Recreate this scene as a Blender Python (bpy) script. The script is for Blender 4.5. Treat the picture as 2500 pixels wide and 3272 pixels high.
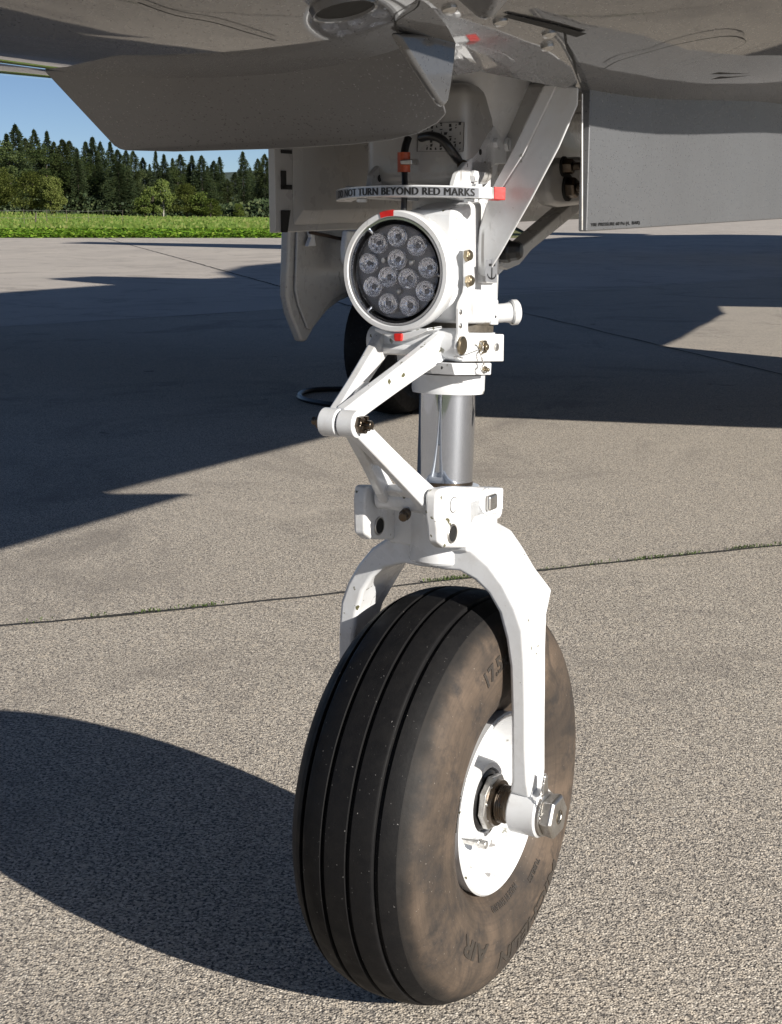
import bpy, bmesh, math, random
from mathutils import Vector, Matrix
from mathutils.noise import noise as pnoise
R = math.radians
random.seed(7)
for o in list(bpy.data.objects): bpy.data.objects.remove(o)
scn = bpy.context.scene; COL = scn.collection

# ------------------------------------------------------------ camera, sky, sun, exposure
F, HOR, CH = 4544.0, 672.0, 0.8382            # focal length in photo pixels, horizon row, camera height
TH = math.atan((1636 - HOR) / F)
cd = bpy.data.cameras.new('camera'); cam = bpy.data.objects.new('camera', cd); COL.objects.link(cam)
cd.sensor_fit = 'VERTICAL'; cd.sensor_height = 36.0; cd.lens = F / 3272 * 36.0
cam.location = (0, 0, CH); cam.rotation_euler = (math.pi / 2 - TH, 0, 0)
cd.clip_start = 0.02; cd.clip_end = 5000
scn.camera = cam

XW, YW, AL = 0.0592, 1.4464, R(29.6)          # nose wheel contact point, and the aircraft's heading
A = Vector((math.cos(AL), -math.sin(AL), 0)); B = Vector((math.sin(AL), math.cos(AL), 0))
q, m_ = 2.50, 0.279                           # sun: cot(elev) along the span, and its azimuth
sl = (A * q - B * q * m_); SUN_EL = math.atan(1 / sl.length); sdir = (sl.normalized() * math.cos(SUN_EL)); sdir.z = math.sin(SUN_EL)
ld = bpy.data.lights.new('sun', 'SUN'); ld.energy = 5.0; ld.angle = R(0.5); ld.color = (1.0, 0.945, 0.86)
sun = bpy.data.objects.new('sun', ld); COL.objects.link(sun)
sun.rotation_euler = sdir.to_track_quat('Z', 'Y').to_euler()
w = bpy.data.worlds.new('World'); scn.world = w; w.use_nodes = True
nt = w.node_tree; bg = nt.nodes['Background']
sky = nt.nodes.new('ShaderNodeTexSky'); sky.sky_type = 'NISHITA'; sky.sun_disc = False
sky.sun_elevation = SUN_EL; sky.sun_rotation = math.atan2(sdir.x, sdir.y)
sky.altitude = 3500; sky.air_density = 0.7; sky.dust_density = 3.5; sky.ozone_density = 1.6
nt.links.new(sky.outputs[0], bg.inputs[0]); bg.inputs[1].default_value = 0.05
scn.view_settings.view_transform = 'Standard'; scn.view_settings.look = 'None'
scn.view_settings.exposure = 0.66; scn.view_settings.gamma = 1.0; scn.view_settings.use_curve_mapping = False

def L(px, py, **k):
    """point of the aircraft frame (u to port, v aft, z up) on the plane u=, v= or z="""
    x = (px - 1250) / F; y = -(py - 1636) / F
    d = Vector((x, math.cos(TH) + y * math.sin(TH), -math.sin(TH) + y * math.cos(TH)))
    o = Vector((-XW, -YW, CH)); O = (o.dot(A), o.dot(B), o.z); D = (d.dot(A), d.dot(B), d.z)
    n, c = list(k.items())[0]; i = 'uvz'.index(n); t = (c - O[i]) / D[i]
    return Vector(tuple(O[j] + t * D[j] for j in range(3)))
def G(px, py, z=0.0):
    """point on the ground, world frame"""
    p = L(px, py, z=z); return Vector((XW, YW, 0)) + A * p.x + B * p.y + Vector((0, 0, z))

# ------------------------------------------------------------ node helpers and materials
def mat(name, color=(.8, .8, .8), rough=.5, metal=0., coat=0., coat_rough=.03, spec=.5):
    m = bpy.data.materials.new(name); m.use_nodes = True; p = m.node_tree.nodes['Principled BSDF']
    p.inputs['Base Color'].default_value = (*color, 1); p.inputs['Roughness'].default_value = rough
    p.inputs['Metallic'].default_value = metal; p.inputs['Coat Weight'].default_value = coat
    p.inputs['Coat Roughness'].default_value = coat_rough; p.inputs['Specular IOR Level'].default_value = spec
    return m
class NT:
    def __init__(s, m): s.t = m.node_tree; s.p = s.t.nodes['Principled BSDF']; s.co = None
    def n(s, k, **a):
        x = s.t.nodes.new('ShaderNode' + k)
        for i, v in a.items(): setattr(x, i, v)
        return x
    def l(s, a, b): s.t.links.new(a, b)
    def coord(s, sc=1.0, kind='Object', xyz=None):
        if s.co is None: s.co = s.n('TexCoord')
        mp = s.n('Mapping'); mp.inputs['Scale'].default_value = xyz or (sc, sc, sc); s.l(s.co.outputs[kind], mp.inputs[0]); return mp.outputs[0]
    def noise(s, scale, detail=4, rough=.55, kind='Object', xyz=None, dist=0.):
        x = s.n('TexNoise'); x.inputs['Scale'].default_value = scale; x.inputs['Detail'].default_value = detail
        x.inputs['Roughness'].default_value = rough; x.inputs['Distortion'].default_value = dist
        s.l(s.coord(1, kind, xyz), x.inputs['Vector']); return x.outputs['Fac']
    def voro(s, scale, kind='Object', feature='F1', out='Distance', xyz=None):
        x = s.n('TexVoronoi', feature=feature); x.inputs['Scale'].default_value = scale
        s.l(s.coord(1, kind, xyz), x.inputs['Vector']); return x.outputs[out]
    def ramp(s, f, stops):
        x = s.n('ValToRGB'); e = x.color_ramp.elements
        while len(e) < len(stops): e.new(.5)
        for i, (p, c) in enumerate(stops):
            e[i].position = p; e[i].color = (*c, 1) if hasattr(c, '__len__') else (c, c, c, 1)
        s.l(f, x.inputs[0]); return x.outputs[0]
    def mix(s, f, a, b, mode='MIX'):
        x = s.n('MixRGB', blend_type=mode)
        for i, v in ((0, f), (1, a), (2, b)):
            if isinstance(v, (int, float)): x.inputs[i].default_value = v if i == 0 else (v, v, v, 1)
            elif isinstance(v, tuple): x.inputs[i].default_value = (*v, 1)
            else: s.l(v, x.inputs[i])
        return x.outputs[0]
    def math(s, op, a, b=0.):
        x = s.n('Math', operation=op)
        for i, v in enumerate((a, b)):
            if isinstance(v, (int, float)): x.inputs[i].default_value = v
            else: s.l(v, x.inputs[i])
        return x.outputs[0]
    def bump(s, h, strength=.3, dist=.001, nrm=None):
        x = s.n('Bump'); x.inputs['Strength'].default_value = strength; x.inputs['Distance'].default_value = dist
        s.l(h, x.inputs['Height'])
        if nrm: s.l(nrm, x.inputs['Normal'])
        return x.outputs[0]
    def set(s, **k):
        for i, v in k.items():
            i = i.replace('_', ' ')
            if isinstance(v, (int, float)): s.p.inputs[i].default_value = v
            elif isinstance(v, tuple): s.p.inputs[i].default_value = (*v, 1)
            else: s.l(v, s.p.inputs[i])

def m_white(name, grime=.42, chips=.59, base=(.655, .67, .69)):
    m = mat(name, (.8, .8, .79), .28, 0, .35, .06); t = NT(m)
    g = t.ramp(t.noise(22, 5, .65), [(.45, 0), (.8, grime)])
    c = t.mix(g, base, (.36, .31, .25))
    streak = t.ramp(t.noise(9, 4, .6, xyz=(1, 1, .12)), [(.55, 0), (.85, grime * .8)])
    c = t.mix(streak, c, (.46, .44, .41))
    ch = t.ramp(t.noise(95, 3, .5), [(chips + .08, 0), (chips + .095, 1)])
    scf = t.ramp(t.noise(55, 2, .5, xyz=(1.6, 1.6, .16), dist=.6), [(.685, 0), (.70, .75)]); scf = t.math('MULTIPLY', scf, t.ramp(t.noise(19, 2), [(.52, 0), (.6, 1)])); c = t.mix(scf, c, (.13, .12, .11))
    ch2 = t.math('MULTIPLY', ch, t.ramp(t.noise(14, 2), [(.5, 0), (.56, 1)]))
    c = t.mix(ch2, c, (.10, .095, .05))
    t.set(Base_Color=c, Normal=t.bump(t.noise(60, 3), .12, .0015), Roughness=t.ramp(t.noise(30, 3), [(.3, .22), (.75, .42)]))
    return m
def m_silver(name, coat=1., cr=.03, k=.74):
    m = mat(name, (.33, .335, .345), .42, .38, coat, cr); t = NT(m)
    # metallic flakes: each tiny cell of the paint tilts its own way
    vn = t.n('TexVoronoi'); vn.inputs['Scale'].default_value = 900; t.l(t.coord(1), vn.inputs['Vector'])
    nm = t.n('NormalMap'); 
    sub = t.n('VectorMath', operation='SUBTRACT'); t.l(vn.outputs['Color'], sub.inputs[0]); sub.inputs[1].default_value = (.5, .5, .5)
    scl = t.n('VectorMath', operation='SCALE'); t.l(sub.outputs[0], scl.inputs[0]); 
    pick = t.ramp(t.voro(900, out='Color'), [(.84, .05), (.87, 1.1)]); t.l(pick, scl.inputs['Scale'])
    geo = t.n('NewGeometry'); add = t.n('VectorMath', operation='ADD'); t.l(geo.outputs['Normal'], add.inputs[0]); t.l(scl.outputs[0], add.inputs[1])
    nor = t.n('VectorMath', operation='NORMALIZE'); t.l(add.outputs[0], nor.inputs[0])
    t.t.nodes.remove(nm)
    c = t.mix(t.ramp(t.noise(5, 4), [(.3, 0), (.8, 1)]), (.130 * k, .133 * k, .140 * k), (.112 * k, .112 * k, .116 * k))
    fl = t.voro(900, out='Color'); flk = t.ramp(fl, [(.86, 0), (.875, 1)])
    t.set(Base_Color=c, Normal=nor.outputs[0], Roughness=t.mix(flk, t.ramp(t.noise(9, 3), [(.3, .44), (.8, .54)]), .2))
    t.l(t.bump(t.noise(3.2, 3, .5), .25, .004), t.p.inputs['Coat Normal'])
    return m
def m_rubber():
    m = mat('tyre_tread_rubber', (.022, .021, .022), .62); t = NT(m)
    c = t.mix(t.ramp(t.noise(70, 6, .7), [(.35, 0), (.8, .6)]), (.0055, .0055, .0063), (.014, .013, .0127))
    sp = t.ramp(t.noise(420, 2, .5), [(.74, 0), (.77, 1)])
    c = t.mix(sp, c, (.30, .29, .28))
    t.set(Specular_IOR_Level=.18, Base_Color=c, Normal=t.bump(t.noise(300, 4), .3, .0006), Roughness=t.ramp(t.noise(50, 4), [(.3, .5), (.8, .8)]))
    return m
def m_sidewall():
    m = mat('tyre_sidewall_rubber', (.07, .055, .042), .6); t = NT(m)
    a = t.ramp(t.noise(9, 6, .62, dist=.6), [(.30, (.030, .026, .024)), (.48, (.070, .054, .042)), (.68, (.125, .092, .068))])
    b = t.ramp(t.noise(34, 5, .7, xyz=(1, 1, 1)), [(.30, .1), (.52, 1)])
    c = t.mix(b, (.032, .029, .028), a)
    sp = t.ramp(t.noise(380, 2), [(.72, 0), (.75, .7)]); c = t.mix(sp, c, (.28, .25, .22))
    # bands of wear that run round the tyre: clean dark shoulder, dusty middle, dark scuffs
    s = t.n('SeparateXYZ'); t.l(t.coord(1), s.inputs[0]); zz_ = t.math('SUBTRACT', s.outputs[2], .2222)
    rad = t.math('SQRT', t.math('ADD', t.math('MULTIPLY', s.outputs[1], s.outputs[1]), t.math('MULTIPLY', zz_, zz_)))
    rj = t.math('ADD', rad, t.math('MULTIPLY', t.math('SUBTRACT', t.noise(26, 5, .65), .5), .016))
    c = t.mix(t.ramp(rj, [(.196, 0), (.2055, .95)]), c, (.014, .0135, .0135))
    scr = t.n('TexNoise'); scr.noise_dimensions = '1D'; scr.inputs['Scale'].default_value = 330; scr.inputs['Detail'].default_value = 6; t.l(t.math('ADD', rad, t.math('MULTIPLY', t.noise(7, 3), .006)), scr.inputs['W'])
    c = t.mix(t.ramp(scr.outputs['Fac'], [(.45, 0), (.75, .28)]), c, (.030, .026, .024))
    c = t.mix(t.ramp(t.noise(13, 4, .6, dist=1.4), [(.58, 0), (.66, .55)]), c, (.026, .024, .023))
    t.set(Base_Color=c, Specular_IOR_Level=.22, Normal=t.bump(t.noise(160, 5, .7), .35, .0008), Roughness=t.ramp(t.noise(25, 4), [(.3, .55), (.8, .8)]))
    return m
def m_metal(name, col, rough, spots=0., bump=.15):
    m = mat(name, col, rough, 1.); t = NT(m)
    c = t.mix(t.ramp(t.noise(160, 4, .7), [(.48, 0), (.72, spots)]), col, (.12, .07, .035))
    t.set(Base_Color=c, Normal=t.bump(t.noise(220, 3), bump, .0005), Roughness=t.ramp(t.noise(80, 3), [(.3, max(.03, rough - .08)), (.8, rough + .12)]))
    return m
def m_plain(name, col, rough=.5, sc=60, var=.35, bump=.15, metal=0.):
    m = mat(name, col, rough, metal); t = NT(m)
    d = tuple(x * (1 - var) for x in col)
    t.set(Base_Color=t.mix(t.ramp(t.noise(sc, 5, .65), [(.35, 0), (.75, 1)]), col, d), Normal=t.bump(t.noise(sc * 3, 4), bump, .001))
    return m
M = {}
M['white'] = m_white('white_gear_paint')
M['white_dirty'] = m_white('worn_white_gear_paint', .6, .57)
M['bay'] = m_white('white_paint_darkened_for_shade', .3, .7, (.36, .355, .35))  # white paint of the shaded parts, with the shade darkened into its base colour
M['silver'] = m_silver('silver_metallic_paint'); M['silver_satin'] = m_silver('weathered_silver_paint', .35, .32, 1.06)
M['tread'] = m_rubber(); M['sidewall'] = m_sidewall()
M['steel'] = m_metal('brushed_steel', (.56, .55, .53), .38, .4)
M['darksteel'] = m_metal('oiled_dark_steel', (.12, .10, .08), .35, .8)
M['brass'] = m_metal('passivated_bolt', (.32, .27, .19), .35, .4)
M['black'] = m_plain('black_rubber_hose', (.012, .012, .013), .35)
M['blackhole'] = m_plain('dark_cavity', (.008, .008, .008), .8)
M['red'] = m_plain('red_marking_paint', (.62, .018, .014), .4, 90, .35)
M['orange'] = m_plain('orange_sleeve', (.42, .07, .02), .5, 90, .4)
M['ink'] = m_plain('black_lettering_ink', (.012, .012, .013), .5, 200, .2)
M['foil'] = m_plain('silver_foil_label', (.42, .43, .46), .35, 45, .3, .2, .6)
M['grease'] = m_plain('grease_and_dirt', (.09, .075, .055), .6, 150, .6, .4)
M['mould'] = m_plain('moulded_tyre_lettering', (.045, .038, .032), .5, 60, .4)
M['mudcord'] = m_plain('brown_cord', (.05, .03, .02), .7)
# piston chrome
m = mat('polished_chrome', (.60, .64, .71), .06, 1.); t = NT(m)
g2 = t.n('BsdfGlossy'); g2.inputs['Color'].default_value = (.72, .76, .84, 1); g2.inputs['Roughness'].default_value = .30; ms = t.n('MixShader'); ms.inputs[0].default_value = .12
t.l(t.p.outputs[0], ms.inputs[1]); t.l(g2.outputs[0], ms.inputs[2]); t.l(ms.outputs[0], t.t.nodes['Material Output'].inputs[0])
t.set(Roughness=t.ramp(t.noise(30, 4, .6, xyz=(1, 1, .05)), [(.3, .02), (.8, .07)]), Normal=t.bump(t.noise(60, 3, xyz=(1, 1, .01)), .16, .0008)); M['chrome'] = m
# lamp
m = mat('reflector_cup_chrome', (.95, .96, 1.), .2, 1.); t = NT(m)
t.set(Normal=t.bump(t.noise(420, 2, xyz=(1, 1, .22)), 1., .006)); M['cup'] = m
m = mat('lamp_cover_glass', (1, 1, 1), .03, 0); p = m.node_tree.nodes['Principled BSDF']; p.inputs['Transmission Weight'].default_value = 1; p.inputs['IOR'].default_value = 1.12
t = NT(m); wv = t.n('TexWave', wave_type='BANDS', bands_direction='X'); wv.inputs['Scale'].default_value = 150; t.l(t.coord(1), wv.inputs[0])
t.set(Normal=t.bump(wv.outputs[1], .35, .0009), Base_Color=(.95, .96, 1.), Roughness=.015, Transmission_Weight=.975); M['glass'] = m
M['lampback'] = m_plain('dark_lamp_backing', (.16, .16, .18), .25, 80, .4, .1, .6)
# ground
def m_apron():
    m = mat('exposed_aggregate_concrete', (.3, .28, .25), .9); t = NT(m)
    K = 'Object'
    big = t.noise(.45, 5, .6, K); mid = t.noise(5, 5, .65, K)
    base = t.mix(t.ramp(big, [(.3, 0), (.7, 1)]), (.50, .445, .37), (.395, .355, .30))
    base = t.mix(t.ramp(mid, [(.35, 0), (.75, .55)]), base, (.29, .255, .215))
    # pebbles
    v = t.n('TexVoronoi'); v.inputs['Scale'].default_value = 330; t.l(t.coord(1, K), v.inputs['Vector'])
    peb = t.n('SeparateColor'); t.l(v.outputs['Color'], peb.inputs[0])
    pc = t.ramp(peb.outputs[0], [(.0, (.10, .095, .095)), (.16, (.24, .225, .205)), (.42, (.46, .41, .345)), (.78, (.63, .565, .47)), (1., (.84, .78, .68))])
    base = t.mix(.72, base, pc)
    v2 = t.n('TexVoronoi'); v2.inputs['Scale'].default_value = 120; t.l(t.coord(1, K), v2.inputs['Vector'])
    s2 = t.n('SeparateColor'); t.l(v2.outputs['Color'], s2.inputs[0])
    base = t.mix(t.ramp(s2.outputs[1], [(.88, 0), (.92, .55)]), base, (.66, .58, .47))
    pits = t.ramp(t.noise(210, 3, .6, K), [(.40, 1), (.47, 0)])
    base = t.mix(t.math('MULTIPLY', pits, .95), base, (.06, .056, .055))
    dk = t.ramp(t.noise(75, 4, .7, K), [(.56, 0), (.68, .7)]); base = t.mix(dk, base, (.17, .155, .14))
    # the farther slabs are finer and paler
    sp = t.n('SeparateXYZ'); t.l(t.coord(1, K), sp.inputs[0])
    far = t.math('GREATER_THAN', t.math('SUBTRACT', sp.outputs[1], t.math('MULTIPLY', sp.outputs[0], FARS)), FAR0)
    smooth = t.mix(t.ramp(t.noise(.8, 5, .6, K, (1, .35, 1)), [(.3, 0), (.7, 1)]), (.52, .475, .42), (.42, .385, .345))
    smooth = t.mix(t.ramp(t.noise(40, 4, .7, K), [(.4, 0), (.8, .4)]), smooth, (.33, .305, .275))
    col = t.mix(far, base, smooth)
    stain = t.ramp(t.noise(.9, 6, .7, K, dist=1.5), [(.52, 0), (.68, .6)])
    col = t.mix(stain, col, (.20, .18, .16))
    drip = t.ramp(t.noise(4.5, 3, .5, K, dist=.8), [(.70, 0), (.735, .6)]); col = t.mix(drip, col, (.12, .11, .10))
    pale = t.ramp(t.noise(1.7, 6, .7, K), [(.58, 0), (.75, .45)]); col = t.mix(pale, col, (.58, .52, .44))
    h = t.mix(.5, t.ramp(v.outputs['Distance'], [(0, 1), (.7, 0)]), t.noise(160, 4, .7, K))
    nb = t.bump(h, .85, .0022)
    col = t.mix(1., col, (1.07, 1.06, 1.06), 'MULTIPLY')
    t.set(Base_Color=col, Normal=nb, Specular_IOR_Level=.35, Roughness=.85)
    return m
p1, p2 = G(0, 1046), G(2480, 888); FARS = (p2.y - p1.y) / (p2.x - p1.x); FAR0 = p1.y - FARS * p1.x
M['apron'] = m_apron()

# ------------------------------------------------------------ mesh helpers
class MB:
    def __init__(s): s.v = []; s.f = []; s.mi = []; s.cur = 0
    def add(s, vs, fs):
        b = len(s.v); s.v += [tuple(x) for x in vs]; s.f += [tuple(b + i for i in f) for f in fs]; s.mi += [s.cur] * len(fs); return s
    def box(s, x0, x1, y0, y1, z0, z1):
        v = [(x, y, z) for z in (z0, z1) for x, y in ((x0, y0), (x1, y0), (x1, y1), (x0, y1))]
        return s.add(v, [(3, 2, 1, 0), (4, 5, 6, 7), (0, 1, 5, 4), (1, 2, 6, 5), (2, 3, 7, 6), (3, 0, 4, 7)])
    def prism(s, pts, off):
        """outline pts extruded by vector off"""
        n = len(pts); off = Vector(off); P = [Vector(p) for p in pts]
        return s.add(P + [p + off for p in P], [tuple(range(n - 1, -1, -1)), tuple(range(n, 2 * n))] + [(i, (i + 1) % n, n + (i + 1) % n, n + i) for i in range(n)])
    def loft(s, rings, caps=True, closed=True):
        n = len(rings[0]); vs = [p for r in rings for p in r]; fs = []
        for k in range(len(rings) - 1):
            for i in range(n if closed else n - 1):
                j = (i + 1) % n; fs.append((k * n + i, k * n + j, (k + 1) * n + j, (k + 1) * n + i))
        if caps: fs += [tuple(range(n - 1, -1, -1)), tuple((len(rings) - 1) * n + i for i in range(n))]
        return s.add(vs, fs)
    def tube(s, pts, r, seg=10):
        P = [Vector(p) for p in pts]; rings = []; up = None
        for i, p in enumerate(P):
            d = (P[min(i + 1, len(P) - 1)] - P[max(i - 1, 0)]).normalized()
            if up is None: up = d.orthogonal().normalized()
            up = (up - d * up.dot(d)).normalized(); sd = d.cross(up)
            rr = r[i] if hasattr(r, '__len__') else r
            rings.append([p + up * (rr * math.cos(2 * math.pi * k / seg)) + sd * (rr * math.sin(2 * math.pi * k / seg)) for k in range(seg)])
        return s.loft(rings)
    def lathe(s, prof, o, ax, seg=48, caps=True, phase=0., ref=None):
        """prof: (distance along axis, radius)"""
        ax = Vector(ax).normalized(); e1 = (Vector(ref) if ref else ax.orthogonal()).normalized(); e1 = (e1 - ax * e1.dot(ax)).normalized(); e2 = ax.cross(e1); o = Vector(o)
        rings = [[o + ax * h + (e1 * math.cos(2 * math.pi * k / seg + phase) + e2 * math.sin(2 * math.pi * k / seg + phase)) * r for k in range(seg)] for h, r in prof]
        return s.loft(rings, caps)
    def build(s, name, m, parent=None, ang=35, bevel=0., bseg=2, sub=0):
        me = bpy.data.meshes.new(name); me.from_pydata(s.v, [], s.f)
        ms = m if isinstance(m, (list, tuple)) else [m]
        for x in ms: me.materials.append(M[x] if isinstance(x, str) else x)
        if len(ms) > 1: me.polygons.foreach_set('material_index', s.mi)
        bm = bmesh.new(); bm.from_mesh(me); bmesh.ops.remove_doubles(bm, verts=bm.verts, dist=1e-6)
        bmesh.ops.recalc_face_normals(bm, faces=bm.faces) if ang is not None else None
        bm.to_mesh(me); bm.free()
        if ang is not None:
            me.polygons.foreach_set('use_smooth', [True] * len(me.polygons))
            if not bevel: me.set_sharp_from_angle(angle=R(ang))
        o = bpy.data.objects.new(name, me); COL.objects.link(o)
        if parent: o.parent = parent
        if bevel:
            b = o.modifiers.new('bevel', 'BEVEL'); b.width = bevel; b.segments = bseg; b.limit_method = 'ANGLE'; b.angle_limit = R(28); b.harden_normals = True
        if sub:
            b = o.modifiers.new('sub', 'SUBSURF'); b.levels = sub; b.render_levels = sub
        return o
def lerp(a, b, t): return a + (b - a) * t
def mlerp(tab, x):
    if x <= tab[0][0]: return tab[0][1]
    for (a, p), (b, q2) in zip(tab, tab[1:]):
        if x <= b: 
            t = (x - a) / (b - a); t = t * t * (3 - 2 * t); return p + (q2 - p) * t
    return tab[-1][1]
def smooth_path(pts, n=8):
    P = [Vector(p) for p in pts]; out = []
    for i in range(len(P) - 1):
        p0, p1, p2, p3 = P[max(i - 1, 0)], P[i], P[i + 1], P[min(i + 2, len(P) - 1)]
        for k in range(n):
            t = k / n
            out.append(.5 * ((2 * p1) + (-p0 + p2) * t + (2 * p0 - 5 * p1 + 4 * p2 - p3) * t * t + (-p0 + 3 * p1 - 3 * p2 + p3) * t ** 3))
    return out + [P[-1]]
def tag(o, label=None, cat=None, group=None, kind=None):
    if label: o['label'] = label
    if cat: o['category'] = cat
    if group: o['group'] = group
    if kind: o['kind'] = kind
    return o
def text_geo(body, bold=0.0, extr=0.0, sub=0, spacing=1.0):
    cu = bpy.data.curves.new('t', 'FONT'); cu.body = body; cu.size = 1; cu.offset = bold; cu.extrude = extr; cu.space_character = spacing; cu.resolution_u = 4
    o = bpy.data.objects.new('t', cu); COL.objects.link(o); bpy.context.view_layer.update()
    dg = bpy.context.evaluated_depsgraph_get(); me = bpy.data.meshes.new_from_object(o.evaluated_get(dg))
    bpy.data.objects.remove(o); bm = bmesh.new(); bm.from_mesh(me); bmesh.ops.triangulate(bm, faces=bm.faces)
    for _ in range(sub):
        bmesh.ops.subdivide_edges(bm, edges=[e for e in bm.edges if e.calc_length() > .12], cuts=1); bmesh.ops.triangulate(bm, faces=bm.faces)
    vs = [v.co.copy() for v in bm.verts]; fs = [tuple(v.index for v in f.verts) for f in bm.faces]; bm.free()
    x0 = min(v.x for v in vs); x1 = max(v.x for v in vs); y0 = min(v.y for v in vs); y1 = max(v.y for v in vs)
    return [Vector(((v.x - x0) / (x1 - x0), (v.y - y0) / (y1 - y0), v.z)) for v in vs], fs
def lettering(body, fn, name, m, parent, dup=0., **k):
    vs, fs = text_geo(body, **k); mb = MB(); mb.add([fn(v.x, v.y, v.z) for v in vs], fs)
    for i in ((-1, 1) if dup else ()): mb.add([fn(v.x + i * dup, v.y, v.z + i * .00002) for v in vs], fs)
    return mb.build(name, m, parent, ang=None)
def hexnut(c, ax, r, h, name, m, parent, hole=0., seg=6, bev=.0008, phase=0., stub=None):
    mb = MB()
    if hole:
        mb.lathe([(0, hole), (0, r), (h, r), (h, hole), (0, hole)], c, ax, seg, False, phase)
    else: mb.lathe([(0, r), (h * .8, r), (h, r * .86)], c, ax, seg, True, phase)
    if stub: mb.lathe([(0, stub[0]), (stub[1], stub[0]), (stub[1] + .0012, stub[0] * .8)], Vector(c) + Vector(ax).normalized() * h, ax, 14)
    return mb.build(name, m, parent, bevel=bev)

#==PARTS==
# ============================================================ THE SETTING
def sheet(name, pts, m, z=0.0, kind='structure'):
    mb = MB(); mb.add([(x, y, z) for x, y in pts], [tuple(range(len(pts)))]); return tag(mb.build(name, m, ang=None), kind=kind)
m = m_plain('meadow_soil_and_grass', (.13, .14, .035), .95, .35, .35, 0.); t = NT(m)
c = t.ramp(t.noise(.06, 6, .65, xyz=(.5, 1, 1)), [(.35, (.085, .135, .026)), (.52, (.15, .165, .045)), (.7, (.11, .145, .035))])
t.set(Base_Color=t.mix(t.ramp(t.noise(2.5, 6, .8), [(.35, 0), (.75, .7)]), c, (.24, .21, .10)), Normal=t.bump(t.noise(4, 6, .8), .8, .2)); M['meadow'] = m
# one big terrain sheet: flat under the apron, gently falling meadow beyond, a rise at the left
def gz(x, y):
    if y < 45: return -.03
    z = -.03 - .40 * min(1, (y - 45) / 170) 
    z += 1.5 * math.exp(-((x + 75) / 38) ** 2) * min(1, max(0, (y - 70) / 150))
    return z
xs = [-2600, -1200, -700, -400, -250] + [-180 + 9 * i for i in range(41)] + [250, 400, 700, 1200, 2600]
ys = [-400, -100, 0, 30, 45] + [55 + 11 * i for i in range(26)] + [400, 520, 700, 1000, 1500, 2600]
mb = MB(); mb.add([(x, y, gz(x, y)) for y in ys for x in xs], [(j * len(xs) + i, j * len(xs) + i + 1, (j + 1) * len(xs) + i + 1, (j + 1) * len(xs) + i) for j in range(len(ys) - 1) for i in range(len(xs) - 1)])
tag(mb.build('ground', 'meadow', ang=60), kind='structure')
# the apron: a slab with its edge 44.9 m away on the left, running on at the right
EDGE = 44.85
sheet('apron', [(-70, -25), (90, -25), (90, 190), (14, 190), (4.5, EDGE), (-70, EDGE)], 'apron')
# joints between the slabs (recessed dark lines, slightly ragged)
m = m_plain('joint_filler', (.045, .042, .036), .95, 40, .5, .5); M['joint'] = m
def joint(pts, wd, name='slab_joint'):
    mb = MB(); P = []
    for a, b in zip(pts, pts[1:]):
        n = max(2, int((b - a).length / .05)) if (b - a).length < 25 else 240
        P += [a.lerp(b, i / n) for i in range(n)]
    P.append(pts[-1]); d = (pts[-1] - pts[0]).normalized(); nrm = Vector((-d.y, d.x, 0)); l, r = [], []
    for i, p in enumerate(P):
        wob = pnoise(Vector((p.x * 1.7, p.y * 1.7, wd * 50))) * .018 + pnoise(p * 9) * .006; ww = wd * (.65 + .9 * abs(pnoise(p * 6)))
        c0 = p + nrm * wob; l.append(c0 + nrm * ww + Vector((0, 0, .004))); r.append(c0 - nrm * ww + Vector((0, 0, .004)))
    n = len(P); mb.add(l + r, [(i, i + 1, n + i + 1, n + i) for i in range(n - 1)]); return tag(mb.build(name, 'joint', ang=None), kind='structure')
def ext(a, b, s, e): d = b - a; return a - d * s, b + d * e
jb = [G(0, 2005), G(1085, 1900), G(1700, 1830), G(2500, 1745)]
joint([ext(jb[0], jb[1], 2, 0)[0]] + jb + [ext(jb[2], jb[3], 0, 3)[1]], .0058)
ja = [G(0, 1046), G(914, 989), G(1595, 940), G(2480, 888)]
joint([ext(ja[0], ja[1], 1, 0)[0]] + ja + [ext(ja[2], ja[3], 0, 1)[1]], .009)
joint([G(336, 761), G(586, 829), G(914, 921), G(1320, 1034)], .016)
joint([G(1500, 955), G(1660, 998), G(2488, 1195), G(3000, 1317)], .009)
joint([G(1480, 786), G(1680, 774), G(1935, 757)], .05)

# weeds in the near joint
M['weed'] = m_plain('weed_leaf', (.07, .11, .02), .7, 30, .5)
mb = MB()
for (px, py, n, sp) in ((480, 1962, 30, .012), (655, 1944, 46, .022), (560, 1953, 12, .02), (1450, 1857, 90, .03), (1400, 1862, 30, .02), (2090, 1790, 60, .035), (2200, 1777, 50, .03), (2370, 1758, 60, .03), (2450, 1751, 40, .03), (1900, 1809, 22, .03), (1780, 1822, 16, .02), (120, 1993, 10, .03), (300, 1977, 14, .03)):
    c = G(px, py); d = (jb[3] - jb[0]).normalized()
    for _ in range(n):
        p = c + d * random.gauss(0, sp) + Vector((random.gauss(0, .0025), random.gauss(0, .0025), .004)); a_ = random.uniform(0, 6.28); h = random.uniform(.003, .010); ll = random.uniform(.004, .011)
        e = Vector((math.cos(a_), math.sin(a_), 0)); s_ = Vector((-e.y, e.x, 0)) * random.uniform(.0008, .002)
        mb.add([p, p + e * ll * .5 + s_ + Vector((0, 0, h)), p + e * ll + Vector((0, 0, h * .6)), p + e * ll * .5 - s_ + Vector((0, 0, h))], [(0, 1, 2, 3)])
tag(mb.build('weeds', 'weed', ang=None), kind='stuff', label='small green weeds sprouting from the joint between concrete slabs', cat='weeds')

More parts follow.
